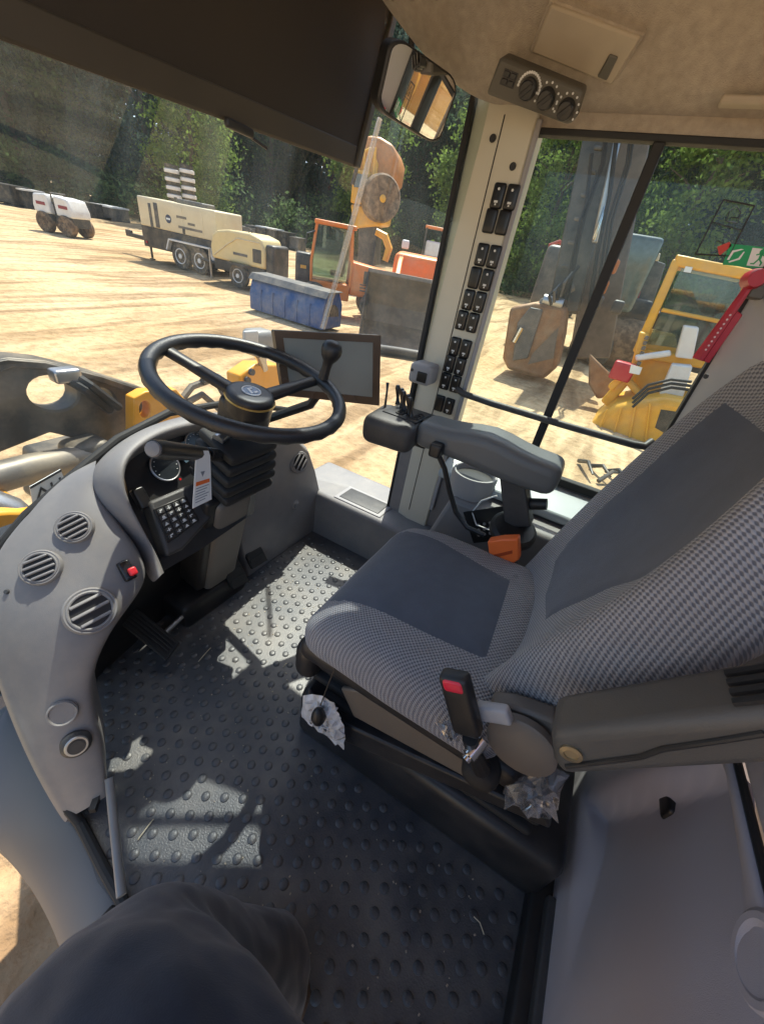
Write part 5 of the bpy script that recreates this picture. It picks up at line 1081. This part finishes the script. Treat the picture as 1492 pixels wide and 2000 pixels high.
# ---- red lamp guard machine behind the stick
p = GP(1085,600); rm_ = T('red_machine', 'red machine half hidden behind the excavator stick', 'machine', M=place(p[0]*.85,p[1]*.85,190))
Ri = place(p[0]*.85,p[1]*.85,190).inverted(); MRED = mat('machine_red',(.42,.05,.03),.45,dirt=(.3,.2,.14),dirtamt=.3)
ob('body', MB().rbox((0,0,1.0),(1.6,1.4,1.0),.15), MBLK, rm_); rr2 = np.hypot(p[0],p[1])*.83
ob('guard', MB().tube([lp(Ri,*q_,rr2) for q_ in ((1070,505),(1074,478),(1092,472),(1102,482),(1094,508),(1074,512),(1070,505))],.10,8), MRED, rm_); ob('arm', MB().prism([lp(Ri,*q_,rr2) for q_ in ((1066,516),(1092,520),(1084,566),(1058,560))],(-.8,0,0)), MRED, rm_, bevel=.1)
ob('mast', MB().tube([lp(Ri,1062,560,rr2),lp(Ri,1050,640,rr2)],.12,8), MBLK, rm_)
wheel(rm_,.5,-.8,.5,.3,out=-1); wheel(rm_,.5,.8,.5,.3,out=1)
# ---- blue machine
p = CAM+ray(1235,560)*14.5; BMx = place(p[0],p[1],184); b3 = T('blue_machine', 'blue boxy machine with cream roof beyond the window divider', 'machine', M=BMx); Bi = BMx.inverted()
ob('body', MB().prism([lp(Bi,x_,y_,14.5) for x_,y_ in ((1206,498),(1262,503),(1240,590),(1185,578))],(-1.2,0,0)), BLU2, b3, bevel=.05)
ob('roof', MB().prism([lp(Bi,x_,y_,14.4) for x_,y_ in ((1200,486),(1290,494),(1286,510),(1198,500))],(-1.4,0,0)), CRM, b3, bevel=.03)
ob('side', MB().prism([lp(Bi,x_,y_,14.6) for x_,y_ in ((1262,503),(1300,515),(1272,600),(1238,592))],(-1.0,0,0)), MGRY, b3, bevel=.03)
ob('red_post', MB().tube([lp(Bi,1266,510,14.3),lp(Bi,1240,590,14.3)],.05,8), RED, b3)
ob('engine', MB().rbox(lp(Bi,1200,610,14.3),(.9,1.6,.9),.1), MBLK, b3)
ob('undercarriage', MB().b(-1.0,.4,-1.0,1.0,.0,.9), MBLK, b3, bevel=.1)
# ---- big muddy wheel machine
p = GP(1175,722); mw_ = T('muddy_roller', 'muddy brown roller drum with cleated tyre behind the yellow machine', 'roller', M=place(p[0]+.7,p[1],100))
ob('drum', MB().lathe([(.62,-.7),(.68,-.62),(.68,.62),(.62,.7)],(.15,0,.68),(1,0,.0),32), BTYRE, mw_, smooth=40)
wheel(mw_,-.95,.25,.62,.45,TYRE,MGRY,1,lug=16); ob('frame', MB().b(-1.3,.9,-.9,-.6,.5,1.2), MGRY, mw_, bevel=.05)
# ---- yellow cab machine
YR = 8.6; YMx = place(8.9,-1.25,178); ym = T('yellow_loader', 'yellow backhoe loader with glazed cab seen through the side window', 'loader', M=YMx); Yi = YMx.inverted()
def yl(px, py, r=YR): return lp(Yi, px, py, r)
def ybar(name, pts, wpx, m_=YEL, r=YR, th_=.18):
    for (ax_,ay_),(bx_,by_) in zip(pts,pts[1:]):
        d_ = np.array([bx_-ax_,by_-ay_],float); d_ /= np.linalg.norm(d_); n_ = np.array([-d_[1],d_[0]])*wpx/2
        ob(name, MB().prism([yl(ax_+n_[0],ay_+n_[1],r),yl(bx_+n_[0],by_+n_[1],r),yl(bx_-n_[0],by_-n_[1],r),yl(ax_-n_[0],ay_-n_[1],r)],(-th_,0,0)), m_, ym, bevel=.03)
ybar('cab_post', [(1322,508),(1242,690)], 17); ybar('cab_roof', [(1318,508),(1470,538)], 24, th_=1.4); ybar('cab_post', [(1462,540),(1420,690)], 15); ybar('cab_sill', [(1245,690),(1400,715)], 20, th_=.3)
ob('cab_window', MB().prism([yl(x_,y_,YR+.05) for x_,y_ in ((1332,520),(1455,545),(1400,690),(1262,672))],(-.02,0,0)), CABGL, ym, smooth=0)
ob('driver_seat', MB().rbox(yl(1345,650,YR+.7),(.4,.5,.6),.1), MBLK, ym); ob('dash', MB().rbox(yl(1310,640,YR+.5),(.3,.7,.4),.06), MBLK, ym)
ob('rear_wall', MB().prism([yl(x_,y_,YR+1.3) for x_,y_ in ((1270,600),(1440,630),(1400,740),(1250,700))],(-.05,0,0)), MGRY, ym)
ob('cab_label', MB().prism([yl(x_,y_,YR-.02) for x_,y_ in ((1338,520),(1352,522),(1348,533),(1334,531))],(.01,0,0)), SWHITE, ym)
ob('body', MB().prism([yl(x_,y_,YR+.1) for x_,y_ in ((1255,640),(1320,655),(1330,790),(1230,760),(1240,690))],(-1.2,0,0)), YEL, ym, bevel=.06)
ob('hood', MB().prism([yl(x_,y_,YR-.8) for x_,y_ in ((1200,790),(1300,775),(1420,800),(1380,960),(1130,920),(1150,830))],(-1.2,0,0)), YEL, ym, bevel=.12, bseg=3)
ybar('lift_arm', [(1258,650),(1240,720),(1180,790)], 20, r=YR-.2); ybar('lift_arm', [(1205,720),(1255,780)], 14, r=YR-.25)
ybar('cylinder', [(1240,700),(1310,690)], 12, WHT, r=YR-.3, th_=.1); ybar('cylinder', [(1190,760),(1225,725)], 14, YEL, r=YR-.3, th_=.1)
ob('white_panel', MB().prism([yl(x_,y_,YR-.35) for x_,y_ in ((1335,636),(1365,640),(1352,702),(1318,698))],(-.25,0,0)), WHT, ym, bevel=.02)
ob('white_panel', MB().prism([yl(x_,y_,YR-.5) for x_,y_ in ((1312,712),(1352,716),(1330,785),(1285,775))],(-.25,0,0)), WHT, ym, bevel=.02)
ob('valve_block', MB().rbox(yl(1215,725,YR-.35),(.2,.35,.3),.04), RED, ym); ob('block_label', MB().prism([yl(x_,y_,YR-.55) for x_,y_ in ((1232,712),(1254,718),(1248,732),(1228,728))],(.01,0,0)), SWHITE, ym)
for k in range(3): ob('hose', MB().tube([yl(1235,795-8*k,YR-.9),yl(1265,768-8*k,YR-.95),yl(1310,757-8*k,YR-.95),yl(1350,762-8*k,YR-.9)],.022,8), RUBBER, ym)
for k in range(4): ob('hood_rib', MB().tube([yl(1185+28*k,800-4*k,YR-.86),yl(1165+32*k,850,YR-.88),yl(1150+36*k,905+5*k,YR-.86)],.016,6), YEL, ym)
ob('hood_grille', MB().prism([yl(*p_,YR-.84) for p_ in ((1290,800),(1330,806),(1318,850),(1276,842))],(-.05,0,0)), MBLK, ym)
for p_, q_ in (((1275,600),(1300,560)),((1300,600),(1350,590)),((1330,560),(1390,640)),((1290,640),(1330,600))): ob('cab_lever', MB().tube([yl(*p_,YR+.4),yl(*q_,YR+.45)],.025,6), MBLK, ym)
ob('cab_mid_bar', MB().tube([yl(1292,605,YR),yl(1425,632,YR)],.03,8), YEL, ym)
for k in range(6): ob('bolt', MB().rbox(yl(1262-3*k,660+10*k,YR-.25),(.06,.06,.06),.01), MGRY, ym)
wy = wheel(ym,.0,.9,.62,.45,TYRE,YEL,1,lug=16)
ob('blade', MB().prism([yl(x_,y_,YR+.3) for x_,y_ in ((1150,690),(1200,740),(1190,775),(1165,780),(1148,750))],(-.1,0,0)), RUST, ym, bevel=.04)
# ---- yellow machine beside the cab, seen in the mirror
y4 = T('yellow_excavator', 'yellow excavator parked beside the cab, showing only in the rear view mirror', 'excavator', M=place(3.7,-6.8,120))
ob('house', MB().rbox((-.6,0,1.7),(2.6,2.2,1.2),.15), YEL, y4); ob('cab', MB().rbox((.7,.55,2.1),(1.1,.95,1.7),.12), YEL, y4); ob('cab_window', MB().rbox((.72,.55,2.3),(1.12,.8,1.0),.06), CGL, y4)
ob('boom', MB().prism([(.8,-.5,1.8),(1.2,-.5,1.6),(2.6,-.5,3.6),(4.2,-.5,3.9),(4.2,-.5,4.3),(2.3,-.5,4.1)],(0,.4,0)), YEL, y4, bevel=.04); ob('stick', MB().prism([(4.0,-.5,4.3),(4.4,-.5,4.2),(4.0,-.5,1.4),(3.7,-.5,1.4)],(0,.35,0)), YEL, y4, bevel=.04)
for yy in (-1.1,1.1): ob('track', MB().rbox((0,yy,.42),(3.2,.55,.82),.3), MBLK, y4)
# ---- sticks below the window
for i, ((a,b_),(c,d_)) in enumerate((((1128,905),(1150,940)),((1165,945),(1205,938)),((1150,915),(1185,945)),((1180,925),(1215,950)))):
    P0, P1 = Vector(GP(a,b_))+Vector((0,0,.04)), Vector(GP(c,d_))+Vector((0,0,.10)); tag(ob('branch', MB().tube([P0,P0.lerp(P1,.5)+Vector((0,0,.08)),P1],[.03,.025,.012],8), MBLK), 'dark broken branch lying on the ground under the side window', 'branch', 'branches under the side window')
# ---- pallets and bins along the tree line
for i, (px, py, w_, h_, c) in enumerate(((15,372,2.2,1.3,MBLK),(45,376,2.0,1.2,MBLK),(80,380,1.8,.9,MGRY),(170,392,2.4,1.0,MBLK),(215,400,2.0,1.0,MGRY),(483,447,1.9,1.3,MGRY),(506,450,1.9,1.5,MBLK),(528,453,1.9,1.6,MGRY),(552,458,1.9,1.5,MBLK),(575,463,1.8,1.2,MGRY))):
    v_ = ray(px,py); r_ = 38; p_ = CAM+v_*(r_/np.hypot(v_[0],v_[1])); h_ *= .7; cr = T('crate', 'crate with a white lid along the edge of the trees' if i % 3 == 1 else ('plain black crate along the edge of the trees' if c is MBLK else 'plain grey crate along the edge of the trees'), 'crate', M=place(p_[0],p_[1],20+random.uniform(-15,15)), group='white lidded crates along the trees' if i % 3 == 1 else ('black crates along the trees' if c is MBLK else 'grey crates along the trees'))
    ob('box', MB().b(-.7,.7,-w_/2*.8,w_/2*.8,.12,h_), c, cr, bevel=.03); ob('lid', MB().b(-.75,.75,-w_/2*.85,w_/2*.85,h_,h_+.08), WHT if i % 3 == 1 else c, cr); ob('skid', MB().b(-.7,.7,-w_/2*.8,-w_/2*.6,0,.12).b(-.7,.7,w_/2*.6,w_/2*.8,0,.12), c, cr)
# ---- trees
def leafmat(name, c1, c2):
    m = bpy.data.materials.new(name); m.use_nodes = True; nt = m.node_tree; N = nt.nodes; L = nt.links; bs = N['Principled BSDF']; bs.inputs['Roughness'].default_value = .75; bs.inputs['Specular IOR Level'].default_value = .2
    tc = N.new('ShaderNodeTexCoord'); nz = N.new('ShaderNodeTexNoise'); nz.inputs['Scale'].default_value = .9; nz.inputs['Detail'].default_value = 5; L.new(tc.outputs['Object'], nz.inputs['Vector'])
    r = N.new('ShaderNodeValToRGB'); r.color_ramp.elements[0].position = .35; r.color_ramp.elements[0].color = (*c1,1); r.color_ramp.elements[1].position = .65; r.color_ramp.elements[1].color = (*c2,1); L.new(nz.outputs['Fac'], r.inputs[0]); L.new(r.outputs[0], bs.inputs['Base Color'])
    tl = N.new('ShaderNodeBsdfTranslucent'); L.new(r.outputs[0], tl.inputs[0]); mx = N.new('ShaderNodeMixShader'); mx.inputs[0].default_value = .5; L.new(bs.outputs[0], mx.inputs[1]); L.new(tl.outputs[0], mx.inputs[2]); L.new(mx.outputs[0], N['Material Output'].inputs[0]); return m
BARK = mat('bark',(.09,.07,.05),.9,var=.3,scale=3,bump=.8,bscale=8)
LM = [leafmat('deep_leaf',(.035,.062,.038),(.08,.13,.075)), leafmat('mid_leaf',(.05,.09,.035),(.12,.19,.07)), leafmat('bright_leaf',(.09,.15,.03),(.20,.29,.07)), leafmat('blue_leaf',(.042,.072,.055),(.09,.14,.105))]
def leaves(n, H, Rw, base, nclump=60, size=.34, r0=None):
    g_ = r0 or rng; V = np.zeros((n*4,3)); cz = g_.uniform(base,H,nclump); f = (cz-base)/(H-base); rad_ = Rw*np.sin(np.pi*np.clip(.12+.85*f,0,1))**.7; a = g_.uniform(0,2*np.pi,nclump); rr0 = rad_*np.sqrt(g_.uniform(.15,1,nclump)); cl_ = np.stack([rr0*np.cos(a),rr0*np.sin(a),cz],1)
    idx = g_.integers(0,nclump,n); c = cl_[idx]+g_.normal(0,1,(n,3))*np.array([.75,.75,.5])*(Rw/4.5)
    u = g_.normal(0,1,(n,3)); u /= np.linalg.norm(u,axis=1)[:,None]; w_ = g_.normal(0,1,(n,3)); w_ -= (w_*u).sum(1)[:,None]*u; w_ /= np.linalg.norm(w_,axis=1)[:,None]; s = g_.uniform(.5,1.2,n)[:,None]*size
    V[0::4] = c-u*s; V[1::4] = c+w_*s*.55; V[2::4] = c+u*s; V[3::4] = c-w_*s*.55
    return V, [(i,i+1,i+2,i+3) for i in range(0,n*4,4)]
def qmesh(name, V, F, m):
    me = bpy.data.meshes.new(name); me.from_pydata(V.tolist(),[],F); me.materials.append(m); return me
def trunk(H, r):
    m = MB(); pts = [(random.uniform(-.3,.3)*k/6,random.uniform(-.3,.3)*k/6,H*k/6*.85) for k in range(7)]; m.tube(pts,[r*(1-.13*k) for k in range(7)],8)
    for k in range(7):
        z = H*random.uniform(.3,.8); a = random.uniform(0,6.28); L_ = H*.17; i = min(5,int(z/(H*.85)*6)); p0 = Vector(pts[i]); m.tube([p0,p0+Vector((math.cos(a)*L_*.5,math.sin(a)*L_*.5,L_*.4)),p0+Vector((math.cos(a)*L_,math.sin(a)*L_,L_*.6))],[r*.4,r*.25,r*.1],6)
    return m
TV = []
for i, (H, Rw, base, n) in enumerate(((20,5.0,3.0,15000),(23,5.5,4,17000),(17,4.2,1.5,13000),(21,6,2,17000))):
    V_, F_ = leaves(n,H,Rw,base,90,.22); tm_ = trunk(H,.32); me = bpy.data.meshes.new('trunk'); me.from_pydata(tm_.v,[],tm_.f); me.materials.append(BARK)
    TV.append((V_,F_,me,{}))
TL = {0:'tall dark green tree at the edge of the wood',1:'mid green tree at the edge of the wood',2:'bright yellow green tree at the edge of the wood',3:'blue green tree at the edge of the wood'}
def tree(x, y, vi, li, s):
    V_, F_, tme, cache = TV[vi]
    if li not in cache: cache[li] = qmesh('crown', V_, F_, LM[li])
    M = Matrix.Translation((x,y,gz(x,y)-.3)) @ Matrix.Rotation(random.uniform(0,6.28),4,'Z') @ Matrix.Scale(s,4)
    r = T('tree', TL[li], 'tree', M=M, group='trees along the edge of the wood, '+('dark','mid green','bright','blue green')[li])
    for nm, me in (('trunk',tme),('crown',cache[li])):
        o = bpy.data.objects.new(nm, me); COL.objects.link(o); o.parent = r
az = -26.; i = 0
while az < 84:
    f = (az+26)/110; dist = 52+random.uniform(-4,6) if az > 15 else 44+random.uniform(-4,6)
    li = (0,3,1,0,3,0,1)[i % 7]
    tree(dist*math.cos(rad(az)), dist*math.sin(rad(az)), i % 4, li, random.uniform(.8,1.05)); az += 5.2+random.uniform(-1,1); i += 1
for a_z, dist in ((51,40),(32,42),(19.5,36),(-2,34),(11,37)): tree(dist*math.cos(rad(a_z)),dist*math.sin(rad(a_z)),2,2,.72)
VV = []; FF = []; o_ = 0
for k in range(70):
    a = rad(-45+150*k/69+random.uniform(-1,1)); d_ = 60+random.uniform(0,10); V_, F_ = leaves(1800,random.uniform(18,24),6,.3,40,.7); V_ = V_+np.array([d_*math.cos(a),d_*math.sin(a),gz(d_*math.cos(a),d_*math.sin(a))-.3]); VV.append(V_); FF += [tuple(q+o_ for q in f_) for f_ in F_]; o_ += len(V_)
fo = bpy.data.objects.new('woodland', qmesh('woodland', np.concatenate(VV), FF, LM[3])); COL.objects.link(fo); fo['kind'] = 'stuff'; fo['label'] = 'dense green woodland closing off the lot behind the trees'
VV = []; FF = []; o_ = 0
for k in range(60):
    a = rad(-30+115*k/59+random.uniform(-1,1)); d_ = (47 if math.degrees(a) > 15 else 40)+random.uniform(-3,3); V_, F_ = leaves(1100,random.uniform(2.5,4.5),3.2,.0,14,.2); V_ = V_+np.array([d_*math.cos(a),d_*math.sin(a),gz(d_*math.cos(a),d_*math.sin(a))-.2]); VV.append(V_); FF += [tuple(q+o_ for q in f_) for f_ in F_]; o_ += len(V_)
fo = bpy.data.objects.new('undergrowth', qmesh('undergrowth', np.concatenate(VV), FF, LM[1])); COL.objects.link(fo); fo['kind'] = 'stuff'; fo['label'] = 'green undergrowth at the foot of the trees'
